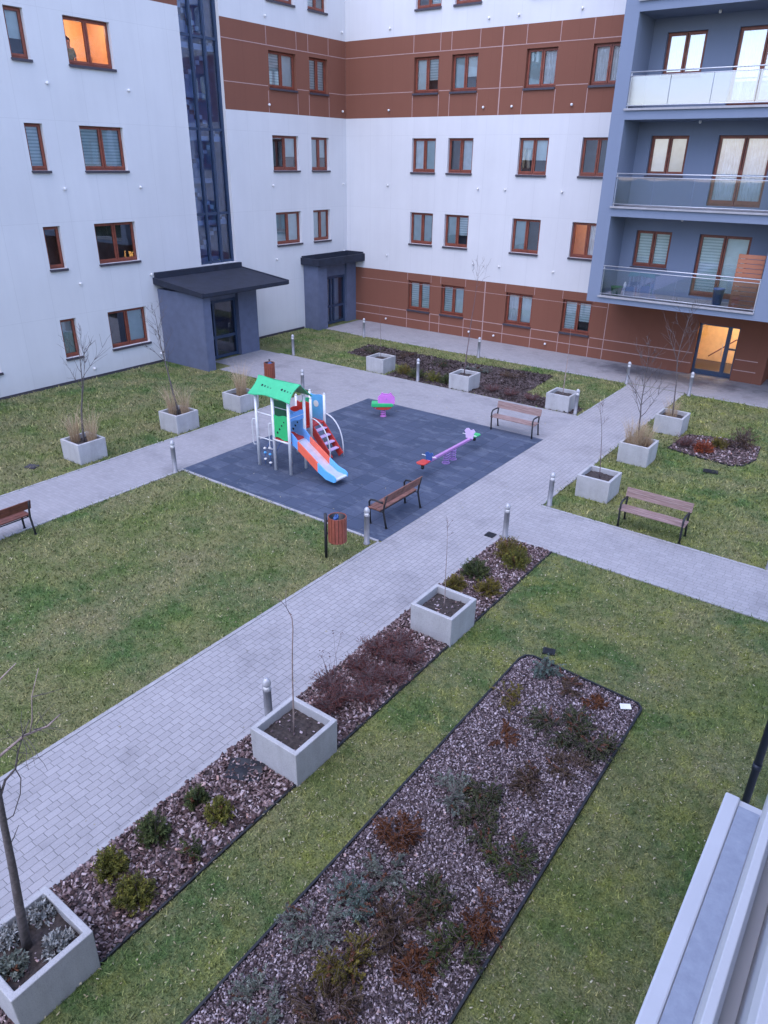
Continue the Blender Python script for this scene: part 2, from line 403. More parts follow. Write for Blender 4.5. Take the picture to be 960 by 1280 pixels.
M['gutter'] = simple('downpipe_anthracite', (.02, .026, .045), .4, .1)

# ------------------------------------------------------------------ camera, world, light
cam = bpy.data.cameras.new('camera'); co = bpy.data.objects.new('camera', cam); C.objects.link(co)
r = Vector((0.80421188, 0.59419002, 0.01347096)); u = Vector((-0.27103776, 0.34647873, 0.89804845)); f = Vector((-0.52894403, 0.72587237, -0.43969024))
co.matrix_world = Matrix(((r.x, u.x, -f.x, 0), (r.y, u.y, -f.y, 0), (r.z, u.z, -f.z, 8.0), (0, 0, 0, 1)))
cam.sensor_fit = 'HORIZONTAL'; cam.sensor_width = 36; cam.lens = 36*895.976/960; cam.clip_start = .02; cam.clip_end = 2000
sc.camera = co
w = bpy.data.worlds.new('World'); sc.world = w; w.use_nodes = True
wn = w.node_tree; bg = wn.nodes['Background']
sky = wn.nodes.new('ShaderNodeTexSky'); sky.sky_type = 'NISHITA'; sky.sun_disc = False
SUN_EL, SUN_ROT = 62.0, 172.0
sky.sun_elevation = R(SUN_EL); sky.sun_rotation = R(SUN_ROT); sky.altitude = 100; sky.air_density = 1.0; sky.dust_density = 1.2; sky.ozone_density = 1.6
tint = wn.nodes.new('ShaderNodeMix'); tint.data_type = 'RGBA'; tint.blend_type = 'MULTIPLY'; tint.inputs[0].default_value = 1.0; tint.inputs[7].default_value = (1.06, .985, 1.09, 1)
wn.links.new(sky.outputs[0], tint.inputs[6]); wn.links.new(tint.outputs[2], bg.inputs['Color']); bg.inputs["Strength"].default_value = .15
sl = bpy.data.lights.new('sun', 'SUN'); sl.energy = .6; sl.angle = R(90); sl.color = (.84, .88, 1.0)
so = bpy.data.objects.new('sun', sl); C.objects.link(so)
az = R(SUN_ROT); el = R(55)
# overcast dusk: one very soft sun, from the same side as the brightest sky
el = R(SUN_EL)
sd = Vector((math.sin(az)*math.cos(el), math.cos(az)*math.cos(el), math.sin(el)))
so.rotation_euler = sd.to_track_quat('Z', 'Y').to_euler()
sc.view_settings.view_transform = 'Standard'; sc.view_settings.look = 'None'; sc.view_settings.gamma = 1.0
sc.view_settings.exposure = 1.62
sc.cycles.use_denoising = True
sc.cycles.max_bounces = 8; sc.cycles.transparent_max_bounces = 12

# ------------------------------------------------------------------ ground, paths, beds
def sheet(name, polys, z, mat, kind='structure', label=None):
    mb = MB()
    for P in polys: mb.poly([(x, y, z) for x, y in P])
    o = mb.build(name, mat); o['kind'] = kind
    return o
def rect(x0, x1, y0, y1): return [(x0, y0), (x1, y0), (x1, y1), (x0, y1)]
sheet('ground', [rect(-400, 400, -400, 400)], 0, M['ground'])
sheet('main_path', [rect(-8.72, -6.68, -12, 28.9)], .012, M['pavers'])
sheet('cross_path', [rect(-6.68, 6, 13.96, 15.96)], .012, M['pavers_x'])
sheet('side_path', [rect(-18.0, -15.82, -12, 20.62)], .012, M['pavers_smooth'])
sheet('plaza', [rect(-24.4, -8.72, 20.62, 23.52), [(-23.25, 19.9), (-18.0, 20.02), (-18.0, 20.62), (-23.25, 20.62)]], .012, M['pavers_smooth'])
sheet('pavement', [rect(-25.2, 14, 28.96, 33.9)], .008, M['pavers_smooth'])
sheet('playground_mat', [rect(-15.82, -8.722, 11.9, 20.62)], .016, M['rubber'])
kb = MB()
def kerb(x0, x1, y0, y1, h=.022): kb.box(x0, x1, y0, y1, -.05, min(h, .024))
kerb(-8.80, -8.725, -12, 11.83); kerb(-6.675, -6.60, -12, 13.80); kerb(-6.675, 6, 13.88, 13.955); kerb(-6.60, 6, 15.965, 16.04)
kerb(-6.675, -6.60, 15.965, 28.88); kerb(-8.80, -8.725, 23.53, 28.88); kerb(-15.82, -8.80, 11.82, 11.895, .04)
kerb(-18.075, -18.005, -12, 20.0); kerb(-15.815, -15.74, -12, 11.815); kerb(-23.2, -8.80, 23.525, 23.60, .02); kerb(-23.3, -8.80, 28.88, 28.955); kerb(-6.6, 6, 28.88, 28.955)
kb.build('kerb', M['kerb'])['kind'] = 'structure'

BED_A = rect(-6.595, -5.36, -1.0, 13.87)
BED_B = [(-4.10, 1.0), (-4.12, 9.80), (-4.07, 9.97), (-3.95, 10.04), (-2.02, 9.94), (-1.93, 9.84), (-1.93, 1.0)]
BED_C = [(-17.2, 23.62), (-8.95, 23.62), (-8.95, 24.5), (-11.5, 25.0), (-11.7, 28.0), (-16.5, 27.5), (-21.1, 27.6), (-20.9, 25.6), (-17.3, 25.3)]
BED_D = [(-5.3, 22.35), (-5.15, 24.0), (-4.2, 24.4), (-2.98, 24.25), (-2.86, 23.0), (-3.03, 22.27), (-3.35, 22.03), (-4.2, 22.1)]
def inside(P, x, y):
    x = np.asarray(x); y = np.asarray(y); c = np.zeros(x.shape, bool); n = len(P)
    for i in range(n):
        x0, y0 = P[i]; x1, y1 = P[(i+1) % n]
        if y0 == y1: continue
        k = ((y0 > y) != (y1 > y)) & (x < (x1-x0)*(y-y0)/(y1-y0)+x0); c ^= k
    return c
CR = np.array(r); CU = np.array(u); CF = np.array(f); CC = np.array((0, 0, 8.0))
def in_view(x, y, mar=.14):
    v = np.stack([x, y, np.full_like(x, -8.0)], -1); z = v@CF
    px = .5+895.976/960*(v@CR)/np.maximum(z, .1); py = .5-895.976/1280*(v@CU)/np.maximum(z, .1)
    return (z > .5) & (px > -mar) & (px < 1+mar) & (py > -mar) & (py < 1+mar)

def fast_mesh(name, V, F, mat, tint=None, loc=None):
    """V (n,3), F (m,k) numpy"""
    me = bpy.data.meshes.new(name); k = F.shape[1]
    me.vertices.add(len(V)); me.vertices.foreach_set('co', V.astype(np.float32).ravel())
    me.loops.add(F.size); me.loops.foreach_set('vertex_index', F.astype(np.int32).ravel())
    me.polygons.add(len(F)); me.polygons.foreach_set('loop_start', np.arange(0, F.size, k, dtype=np.int32))
    me.polygons.foreach_set('loop_total', np.full(len(F), k, np.int32))
    me.materials.append(mat)
    if tint is not None:
        a = me.attributes.new('tint', 'FLOAT', 'POINT'); a.data.foreach_set('value', tint.astype(np.float32))
    me.update(calc_edges=True); me.validate()
    o = bpy.data.objects.new(name, me); C.objects.link(o)
    if loc: o.location = loc
    return o

def chip_arrays(x, y, z, L, W, tilt, T=.006):
    """flat 6-sided chips (thin boxes) -> vertices, quads"""
    n = len(x); a = rng.uniform(0, 2*PI, n); tx = rng.normal(0, tilt, n); ty = rng.normal(0, tilt, n)
    base = np.array([(-.5,-.5,0),(.5,-.42,0),(.42,.5,0),(-.46,.4,0),(-.5,-.5,1),(.5,-.42,1),(.42,.5,1),(-.46,.4,1)])
    P = base[None]*np.stack([L, W, np.full(n, T)], -1)[:, None]
    c, s = np.cos(a)[:, None], np.sin(a)[:, None]
    X = P[..., 0]*c-P[..., 1]*s; Y = P[..., 0]*s+P[..., 1]*c; Z = P[..., 2]+X*tx[:, None]+Y*ty[:, None]
    V = np.stack([X+x[:, None], Y+y[:, None], Z+z[:, None]], -1).reshape(-1, 3)
    q = np.array([(4,5,6,7),(0,1,5,4),(1,2,6,5),(2,3,7,6),(3,0,4,7)])
    F = (np.arange(n)[:, None, None]*8+q[None]).reshape(-1, 4)
    return V, F
def mulch(name, poly, dens, label, size=(.018, .065), lift=.02, mat='chips'):
    xs = [p[0] for p in poly]; ys = [p[1] for p in poly]
    n = int((max(xs)-min(xs))*(max(ys)-min(ys))*dens)
    x = rng.uniform(min(xs), max(xs), n); y = rng.uniform(min(ys), max(ys), n)
    k = inside(poly, x, y) & in_view(x, y); x, y = x[k], y[k]; n = len(x)
    L = size[0]+(size[1]-size[0])*rng.beta(1.3, 2.2, n); W = L*rng.uniform(.28, .75, n)
    V, F = chip_arrays(x, y, lift+rng.uniform(0, .035, n), L, W, .5)
    t = np.repeat(np.clip(rng.beta(1.6, 1.6, n), 0, 1), 8)
    o = fast_mesh(name, V, F, M[mat], t)
    b = len(poly); me = o.data
    tag(o, label, 'bark mulch', None, 'stuff')
    g = sheet('mulch_ground', [poly], .018, M['mulch'], 'structure')
    return o
mulch('bark_mulch', BED_A, 1050, 'brown bark chips in the strip bed beside the main path', (.022, .09), mat='chips_brown')
mulch('bark_mulch', BED_B, 2500, 'greyish bark chips in the large rectangular bed on the near lawn', (.012, .050))
mulch('bark_mulch', BED_D, 320, 'dark bark chips in the small bed with the red shrub', (.04, .10), mat='chips_brown')
mulch('bark_mulch', BED_C, 160, 'dark bark and soil in the bed along the far lawn', (.05, .12), mat='chips_dark')

# black plastic edging round the beds
def edging(name, pts, label, h=.05, closed=True):
    mb = MB(); n = len(pts)
    for i in range(n if closed else n-1):
        a = pts[i]; b = pts[(i+1) % n]
        mb.beam((a[0], a[1], h/2), (b[0], b[1], h/2), .03, h+.02)
        mb.lathe([(.016, -.01), (.016, h+.011)], (a[0], a[1], 0), 8)
    o = mb.build(name, M['edging']); return tag(o, label, 'bed edging')
edging('bed_edging', BED_B, 'black plastic edging framing the large rectangular bark bed', .06)
edging('bed_edging', [(-5.345, -1), (-5.345, 13.86)], 'low black edging between the strip bed and the near lawn', .03, False)
edging('bed_edging', BED_D, 'black edging round the small bed with the red shrub', .03)

# ---- grass blades and fallen leaves
LAWNS = [rect(-15.73, -8.81, -3, 11.81), rect(-26.0, -18.08, -3, 19.88), rect(-26.0, -8.81, 23.62, 28.87), rect(-6.59, 3, 16.05, 28.87), rect(-5.33, 3, -1, 13.87)]
def lawn_points(dens_fn, maxd, jit):
    X = []; Y = []
    for L in LAWNS:
        x0, x1 = L[0][0], L[1][0]; y0, y1 = L[0][1], L[2][1]
        n = int((x1-x0)*(y1-y0)*maxd)
        x = rng.uniform(x0-jit, x1+jit, n); y = rng.uniform(y0-jit, y1+jit, n)
        k = in_view(x, y); x, y = x[k], y[k]
        d = np.sqrt(x*x+y*y+64)
        k = rng.uniform(0, 1, len(x)) < dens_fn(d)/maxd; x, y = x[k], y[k]
        k = ~(inside(BED_B, x, y) | inside(BED_C, x, y) | inside(BED_D, x, y)) & ~((x < -23.25) & (y > 19.3) & (y < 24.1)) & ~((x > 0.0) & (y < 9.1))
        X.append(x[k]); Y.append(y[k])
    return np.concatenate(X), np.concatenate(Y)
gx, gy = lawn_points(lambda d: np.clip(1500*(10/d)**2.0, 110, 1500), 1500, .05)
gn = len(gx); gd = np.sqrt(gx**2+gy**2+64)
h = rng.uniform(.022, .062, gn)*np.clip(gd/14, 1, 1.6); wd = rng.uniform(.004, .008, gn)*np.clip(gd/9, 1, 3.2)
a = rng.uniform(0, 2*PI, gn); lean = rng.uniform(.2, 1.4, gn)*h
la = rng.uniform(0, 2*PI, gn)
V = np.zeros((gn, 3, 3))
V[:, 0] = np.stack([gx-np.cos(a)*wd, gy-np.sin(a)*wd, np.zeros(gn)], -1)
V[:, 1] = np.stack([gx+np.cos(a)*wd, gy+np.sin(a)*wd, np.zeros(gn)], -1)
V[:, 2] = np.stack([gx+np.cos(la)*lean, gy+np.sin(la)*lean, h], -1)
gt = np.where(rng.uniform(0, 1, gn) < .10, rng.uniform(.85, 1, gn), rng.uniform(0, .85, gn))
g = fast_mesh('grass', V.reshape(-1, 3), np.arange(gn*3).reshape(-1, 3), M['blade'], np.repeat(gt, 3))
tag(g, 'short patchy winter grass with yellow and bare spots on all the lawns', 'grass', None, 'stuff')
lx, ly = lawn_points(lambda d: np.clip(150*(9/d)**1.6, 6, 150), 150, .05)
# leaves gather in drifts
den = np.array([noise.noise(Vector((x*.55, y*.55, 3.1)))*.5+.5 for x, y in zip(lx, ly)])
k = rng.uniform(0, 1, len(lx)) < np.clip((den-.22)*1.7, .06, 1); lx, ly = lx[k], ly[k]
ox = np.concatenate([rng.uniform(-8.7, -6.7, 70), rng.uniform(-17.9, -9, 90), rng.uniform(-15.7, -8.8, 40)]); oy = np.concatenate([rng.uniform(1, 28, 70), rng.uniform(20.7, 23.4, 90), rng.uniform(12, 20.5, 40)])
lx = np.concatenate([lx, ox]); ly = np.concatenate([ly, oy])
n = len(lx); L = rng.uniform(.014, .040, n); Vc, Fc = chip_arrays(lx, ly, rng.uniform(.015, .045, n), L, L*rng.uniform(.22, .5, n), .4, .002)
tag(fast_mesh('fallen_leaves', Vc, Fc, M['leaf_litter'], np.repeat(rng.beta(1.2, 2.0, n), 8)), 'small pale fallen leaves scattered over the grass', 'leaves', None, 'stuff')

# ------------------------------------------------------------------ buildings
def win_rooms(): pass
class Wall:
    """facade in a plane; u runs along the wall, d is outward"""
    def __init__(s, M3): s.M3 = M3
    def P(s, u, z, d=0): return s.M3(u, z, d)
XL, YB = -26.1, 32.05
WL = Wall(lambda u, z, d: (XL+d, u, z))
WB = Wall(lambda u, z, d: (u, YB-d, z))
YR = 30.7
WR = Wall(lambda u, z, d: (u, YR-d, z))
YF = 32.4
WD = Wall(lambda u, z, d: (u, YF-d, z))

def wall_mesh(mb, W, u0, u1, z0, z1, holes, zones, reveal=.30, cuts=()):
    """zones: list of (zmin, zmax, umin, umax, material index); holes: (u0,u1,z0,z1)"""
    us = sorted({u0, u1, *[h[0] for h in holes], *[h[1] for h in holes], *[z[2] for z in zones], *[z[3] for z in zones]})
    zs = sorted({z0, z1, *[h[2] for h in holes], *[h[3] for h in holes], *[z[0] for z in zones], *[z[1] for z in zones]})
    us = [x for x in us if u0 <= x <= u1]; zs = [x for x in zs if z0 <= x <= z1]
    def mat(uc, zc):
        for a, b, c, d, m in zones:
            if a <= zc <= b and c <= uc <= d: return m
        return 0
    for i in range(len(us)-1):
        for j in range(len(zs)-1):
            uc, zc = (us[i]+us[i+1])/2, (zs[j]+zs[j+1])/2
            if any(h[0] < uc < h[1] and h[2] < zc < h[3] for h in holes): continue
            mb.poly([W.P(us[i], zs[j]), W.P(us[i+1], zs[j]), W.P(us[i+1], zs[j+1]), W.P(us[i], zs[j+1])], mat(uc, zc))
    for a, b, c, d in holes:
        m = mat((a+b)/2, (c+d)/2)
        for q in (((a, c), (a, d)), ((b, c), (b, d)), ((a, d), (b, d)), ((a, c), (b, c))):
            (ua, za), (ub, zb) = q
            mb.poly([W.P(ua, za), W.P(ub, zb), W.P(ub, zb, -reveal), W.P(ua, za, -reveal)], m)
def wbox(mb, W, u0, u1, z0, z1, d0, d1, m=0):
    P = [W.P(u0, z0, d0), W.P(u1, z0, d0), W.P(u1, z0, d1), W.P(u0, z0, d1), W.P(u0, z1, d0), W.P(u1, z1, d0), W.P(u1, z1, d1), W.P(u0, z1, d1)]
    mb.hexa(P, m)

def make_window(W, parent, u0, u1, z0, z1, leaves=2, cover=('none', 'none'), sill=True, room='dark_room', depth=.7, door=False, glass='glass', name='window', label=None, flip=False):
    fr = MB(); rec = -.15; ow = .045; sw = .062
    # fixed outer frame
    wbox(fr, W, u0, u0+ow, z0, z1, rec-.07, rec); wbox(fr, W, u1-ow, u1, z0, z1, rec-.07, rec)
    wbox(fr, W, u0+ow, u1-ow, z1-ow, z1, rec-.07, rec); wbox(fr, W, u0+ow, u1-ow, z0, z0+ow*1.6, rec-.07, rec)
    iu0, iu1, iz0, iz1 = u0+ow, u1-ow, z0+ow*1.6, z1-ow
    ms = [] ; span = (iu1-iu0)/leaves
    gl = MB(); bl = MB(); bl_any = False
    for k in range(leaves):
        a = iu0+k*span+(.012 if k else 0); b = iu0+(k+1)*span-(.012 if k < leaves-1 else 0)
        d0, d1 = rec-.06, rec+.018
        wbox(fr, W, a, a+sw, iz0, iz1, d0, d1, 1); wbox(fr, W, b-sw, b, iz0, iz1, d0, d1, 1)
        wbox(fr, W, a+sw, b-sw, iz1-sw, iz1, d0, d1, 1); wbox(fr, W, a+sw, b-sw, iz0, iz0+sw*(2.0 if door else 1.15), d0, d1, 1)
        gz0 = iz0+sw*(2.0 if door else 1.15)
        ga, gb, gz1 = a+sw, b-sw, iz1-sw
        gl.poly([W.P(ga, gz0, rec-.02), W.P(gb, gz0, rec-.02), W.P(gb, gz1, rec-.02), W.P(ga, gz1, rec-.02)])
        c = cover[k % len(cover)]; D = rec-.085
        if c.startswith('zebra'):
            lim = gz0 + (gz1-gz0)*(.32 if c == 'zebra_half' else 0); z = gz1; st = .062; bl_any = True
            wbox(bl, W, ga-.03, gb+.03, gz1-.02, gz1+.05, D-.03, D+.015, 0)
            while z > lim+.02:
                wbox(bl, W, ga-.02, gb+.02, max(lim, z-st), z, D-.004, D, 0)
                zz = z-st
                wbox(bl, W, ga-.02, gb+.02, max(lim, zz-.045), zz, D-.003, D-.001, 1)
                z -= st+.045
        elif c in ('plain', 'plain2', 'half'):
            lim = gz0+(gz1-gz0)*(.36 if c == 'half' else 0); bl_any = True
            wbox(bl, W, ga-.03, gb+.03, lim, gz1+.04, D-.004, D, 1 if c == 'plain2' else 0)
        elif c == 'curtain':
            bl_any = True; n = 26
            for i in range(n):
                ua = ga-.02+(gb-ga+.04)*i/n; ub = ga-.02+(gb-ga+.04)*(i+1)/n
                da = D-.03+.022*math.sin(i*1.7); db = D-.03+.022*math.sin((i+1)*1.7)
                bl.poly([W.P(ua, gz0-.03, da), W.P(ub, gz0-.03, db), W.P(ub, gz1+.03, db), W.P(ua, gz1+.03, da)], 2)
        elif c == 'curtain_side':
            bl_any = True; n = 12; gm = ga+(gb-ga)*.5
            for i in range(n):
                ua = ga-.02+(gm-ga)*i/n; ub = ga-.02+(gm-ga)*(i+1)/n
                da = D-.03+.022*math.sin(i*1.7); db = D-.03+.022*math.sin((i+1)*1.7)
                bl.poly([W.P(ua, gz0-.03, da), W.P(ub, gz0-.03, db), W.P(ub, gz1+.03, db), W.P(ua, gz1+.03, da)], 2)
    # handle
    hu = iu0+span*(1 if leaves > 1 else .9)
    wbox(fr, W, hu-.012, hu+.012, (z0+z1)/2-.06, (z0+z1)/2+.06, rec+.018, rec+.03, 1)
    o = fr.build(name, [M['frame'], M['frame2']], parent)
    if label: o['label'] = label
    gl.build('glass_pane', M[glass], o)
    if bl_any: bl.build('blind', [M['blind'], M['blind2'], M['curtain']], o)
    if sill:
        s = MB(); wbox(s, W, u0-.03, u1+.03, z0-.05, z0-.003, -.16, .07); wbox(s, W, u0-.03, u1+.03, z0-.085, z0-.05, .045, .07)
        s.build('window_sill', M['sill'], o)
    rb = MB(); D = rec-.08
    e = .002
    for q in ([(u0, z0, -depth), (u1, z0, -depth), (u1, z1, -depth), (u0, z1, -depth)],):
        rb.poly([W.P(u0-.6, z0-.3, -depth), W.P(u1+.6, z0-.3, -depth), W.P(u1+.6, z1+.25, -depth), W.P(u0-.6, z1+.25, -depth)])
    ba = -.302
    for (ua, za, ub, zb) in ((u0-.6, z0-.3, u1+.6, z0-.3), (u1+.6, z0-.3, u1+.6, z1+.25), (u1+.6, z1+.25, u0-.6, z1+.25), (u0-.6, z1+.25, u0-.6, z0-.3)):
        rb.poly([W.P(ua, za, ba), W.P(ub, zb, ba), W.P(ub, zb, -depth), W.P(ua, za, -depth)])
    # closing ring between the reveal and the room
    for (ua, ub, za, zb) in ((u0-.6, u0, z0-.3, z1+.25), (u1, u1+.6, z0-.3, z1+.25), (u0, u1, z1, z1+.25), (u0, u1, z0-.3, z0)):
        rb.poly([W.P(ua, za, ba), W.P(ub, za, ba), W.P(ub, zb, ba), W.P(ua, zb, ba)])
    rb.build('room', M[room], o)
    return o

ROWS = {0: (.98, 2.44), 1: (4.26, 5.72), 2: (7.54, 9.0), 3: (10.87, 12.3), 4: (14.14, 15.6)}
TOP = 17.2
# ---- left wing (faces the courtyard along its whole length)
left = thing('apartment_building', (XL, 18, 0), 'white rendered apartment wing with a tall glazed stairwell and brown bands, on the left', 'building')
def rel(o, root):   # parts are built in world coordinates: keep them there
    o.matrix_parent_inverse = root.matrix_world.inverted()
def reparent(root):
    bpy.context.view_layer.update()
    for ch in root.children: ch.matrix_parent_inverse = root.matrix_world.inverted()
LW = []
LEFT_COV = {(0,0): ('plain2',), (0,1): ('none', 'plain'), (1,0): ('none',), (1,1): ('none', 'none'), (2,0): ('zebra',), (2,1): ('zebra', 'zebra'), (3,0): ('half',), (3,1): ('none', 'none'), (4,0): ('none',), (4,1): ('plain', 'none')}
holes = []
for rr, (z0, z1) in ROWS.items():
    for c, (u0, u1) in enumerate(((14.86, 15.52), (16.92, 18.74), (10.5, 12.3), (7.4, 8.1), (4.0, 5.8))):
        holes.append((u0, u1, z0, z1)); LW.append((rr, c, u0, u1, z0, z1, 1 if c in (0, 3) else 2))
    if rr > 0:
        for c, (u0, u1) in enumerate(((26.70, 28.46), (29.37, 30.68))):
            holes.append((u0, u1, z0, z1)); LW.append((rr, c+10, u0, u1, z0, z1, 2))
TW0, TW1, TZ = 21.9, 23.98, 3.75
hl = holes+[(TW0, TW1, TZ, TOP-.6)]
mb = MB()
wall_mesh(mb, WL, -14, YB-.001, -.1, TOP, hl, [(9.89, 13.18, TW1, 60, 1), (13.22, 17.0, -20, TW0, 1)], .30)
# body behind the facade: roof, rear, gable
mb.poly([(XL, -14, TOP), (XL, YB, TOP), (XL-11, YB, TOP), (XL-11, -14, TOP)]); mb.poly([(XL-11, -14, -.1), (XL-11, YB, -.1), (XL-11, YB, TOP), (XL-11, -14, TOP)])
mb.poly([(XL, -14, -.1), (XL, -14, TOP), (XL-11, -14, TOP), (XL-11, -14, -.1)])
lw = mb.build('wall', [M['white_L'], M['brown_L']], left)
mb = MB(); wbox(mb, WL, -14, 19.38, -.05, .10, .002, .02); wbox(mb, WL, 24.1, 28.4, -.05, .10, .002, .02)
mb.build('plinth', M['sill'], left)
RIGHT_COV = {(1,10): ('plain2', 'plain'), (1,11): ('plain', 'plain2'), (2,10): ('none', 'half'), (2,11): ('plain', 'half'), (3,10): ('zebra', 'plain'), (3,11): ('zebra', 'zebra'), (4,10): ('plain', 'zebra'), (4,11): ('zebra', 'none')}
for rr, c, u0, u1, z0, z1, lv in LW:
    lit = (rr, c) == (3, 1)
    cov = LEFT_COV.get((rr, c)) or RIGHT_COV.get((rr, c)) or ('plain', 'none')
    make_window(WL, left, u0, u1, z0, z1, lv, cov, True, 'orange_wall' if lit else 'dark_room', 2.2 if lit else .7, glass='glass_clear' if lit else 'glass',
                label='lit window glowing orange, with a person standing inside' if lit else None)
jm = MB()
def jv(W, u, z0, z1, wd=.028, d=.004): wbox(jm, W, u-wd/2, u+wd/2, z0, z1, -.01, d)
def jh(W, u0, u1, z, wd=.028, d=.003): wbox(jm, W, u0, u1, z-wd/2, z+wd/2, -.01, d)
for a, b in ((24.0, 26.6), (28.5, 29.3), (30.75, 32.04)): jh(WL, a, b, 10.93)
jh(WL, 24.0, 32.04, 12.47)
for u_ in (26.6, 28.52, 29.31, 30.75): jv(WL, u_, 9.9, 10.75); jv(WL, u_, 12.47, 13.17)
jm.build('panel_joints', M['joint'], left)
# stair tower glazing
tw = MB(); D0 = -.26
for u_ in (TW0+.03, TW0+.09+.62, TW0+.12+1.27, TW1-.05): wbox(tw, WL, u_-.05, u_+.05, TZ, TOP-.6, D0-.04, D0+.09)
for z_ in (TZ+.06, 5.82, 9.1, 12.38, 15.66): wbox(tw, WL, TW0, TW1, z_-.05, z_+.05, D0-.03, D0+.05)
st = tw.build('stairwell_glazing', M['mull'], left)
gp = MB(); gp.poly([WL.P(TW0, TZ, D0), WL.P(TW1, TZ, D0), WL.P(TW1, TOP-.6, D0), WL.P(TW0, TOP-.6, D0)]); gp.build('glass_pane', M['glass_stair'], st)
inn = MB(); q = -1.9
for P in ([(TW0, TZ, q), (TW1, TZ, q), (TW1, TOP, q), (TW0, TOP, q)], [(TW0, TZ, D0), (TW0, TOP, D0), (TW0, TOP, q), (TW0, TZ, q)], [(TW1, TZ, D0), (TW1, TOP, D0), (TW1, TOP, q), (TW1, TZ, q)]):
    inn.poly([WL.P(*p) for p in P])
for z_ in (3.9, 7.2, 10.5, 13.8): wbox(inn, WL, TW0+.01, TW1-.01, z_-.2, z_, q+.01, -1.2)
for z_ in (5.55, 8.85, 12.15, 15.4): wbox(inn, WL, TW0+.01, TW1-.01, z_-.2, z_, -.75, -.40)
for z_ in (3.9, 7.2, 10.5, 13.8):
    for k in range(9):                                  # one flight of steps behind the glass per half storey
        ua = TW0+.08+k*.21; zz = z_+.05+k*.18
        wbox(inn, WL, ua, ua+.21, zz-.16, zz, -1.15, -.80, 1)
        zz = z_+1.75+k*.17; ub = TW1-.08-k*.21
        wbox(inn, WL, ub-.21, ub, zz-.16, zz, -.74, -.45, 1)
inn.build('stairs', [simple('stairwell_interior', (.36, .45, .62), .8, var=.3, scale=.8), simple('stair_flights', (.44, .52, .66), .8)], st)
# entrance porch 1
po = MB(); po.box(XL+.004, -23.3, 19.42, 19.82, -.05, 3.06); po.box(XL+.004, -24.36, 22.3, 23.42, -.05, 3.06); po.box(XL+.004, -24.52, 19.82, 22.3, 2.55, 3.06)
pw = po.build('porch', M['porch_grey'], left)
ca = MB()
ca.hexa([(XL+.003, 19.28, 3.24), (-23.12, 19.28, 3.0), (-23.12, 24.2, 3.0), (XL+.003, 24.2, 3.24), (XL+.003, 19.28, 3.50), (-23.12, 19.28, 3.16), (-23.12, 24.2, 3.16), (XL+.003, 24.2, 3.50)])
for y0_, y1_ in ((19.25, 19.34), (24.14, 24.23)):
    ca.hexa([(XL+.003, y0_, 3.27), (-23.08, y0_, 3.02), (-23.08, y1_, 3.02), (XL+.003, y1_, 3.27), (XL+.003, y0_, 3.53), (-23.08, y0_, 3.20), (-23.08, y1_, 3.20), (XL+.003, y1_, 3.53)])
ca.box(-23.14, -23.05, 19.34, 24.14, 3.03, 3.18); ca.box(XL+.003, XL+.16, 19.34, 24.14, 3.49, 3.72)
ca.build('canopy', M['porch_roof'], pw)
dr = MB()
for y_ in (19.86, 20.72, 21.02, 22.24): dr.box(-24.66, -24.56, y_-.05, y_+.05, .02, 2.54)
for z_ in (.10, .95, 2.47): dr.box(-24.65, -24.57, 19.82, 22.3, z_-.06, z_+.06)
dr.box(-24.55, -24.50, 20.64, 20.68, .9, 1.4)
d_ = dr.build('door', M['mull'], left); gp = MB(); gp.poly([(-24.61, 19.85, .1), (-24.61, 22.25, .1), (-24.61, 22.25, 2.45), (-24.61, 19.85, 2.45)]); gp.build('glass_pane', M['glass_stair'], d_)
lm = MB(); lm.lathe([(.11, 0), (.11, -.05), (.07, -.08)], (-23.75, 20.35, 3.0), 14); lm.build('porch_lamp', M['p_white'], left)
# entrance porch 2 in the corner
po = MB(); po.box(XL+.004, -25.12, 28.5, 29.2, -.05, 3.22); po.box(XL+.004, -25.5, 31.25, YB-.004, -.05, 3.22); po.box(XL+.004, -25.62, 29.2, 31.25, 2.5, 3.22)
pw2 = po.build('porch', M['porch_grey'], left)
ca = MB(); ca.box(XL+.003, -24.92, 28.36, YB-.003, 3.20, 3.36)
ca.box(XL+.003, -24.88, 28.30, 28.38, 3.22, 3.55); ca.box(-24.98, -24.88, 28.38, YB-.003, 3.18, 3.55); ca.box(XL+.003, XL+.12, 28.38, YB-.003, 3.36, 3.62)
ca.box(XL+.12, -24.98, YB-.10, YB-.003, 3.36, 3.62)
ca.build('canopy', M['porch_roof'], pw2)
dr = MB()
for y_ in (29.25, 30.1, 30.35, 31.2): dr.box(-25.76, -25.66, y_-.05, y_+.05, .02, 2.5)
for z_ in (.1, .95, 2.42): dr.box(-25.75, -25.67, 29.2, 31.25, z_-.06, z_+.06)
d_ = dr.build('door', M['mull'], left); gp = MB(); gp.poly([(-25.71, 29.25, .1), (-25.71, 31.2, .1), (-25.71, 31.2, 2.45), (-25.71, 29.25, 2.45)]); gp.build('glass_pane', M['glass_stair'], d_)
lm = MB(); lm.lathe([(.10, 0), (.10, -.05), (.06, -.08)], (-25.3, 29.9, 3.195), 14); lm.build('porch_lamp', M['p_white'], left)
# round vent covers
def vent(W, parent, u_, z_):
    mb = MB(); n = 12
    c = Vector(W.P(u_, z_, 0)); o_ = (Vector(W.P(u_, z_, 1))-c)
    mb.tube([c+o_*.002, c+o_*.045], [.045, .045], 12); mb.tube([c+o_*.045, c+o_*.075, c+o_*.085], [.052, .048, .022], 12)
    return mb.build('vent_cover', M['p_white'], parent)
for u_ in (15.95, 19.2):
    for z_ in (.38, 3.66, 6.95, 10.24, 13.5): vent(WL, left, u_, z_)
for u_ in (26.58, 31.75):
    for z_ in (3.62, 6.9, 10.2, 13.52): vent(WL, left, u_, z_)
reparent(left)

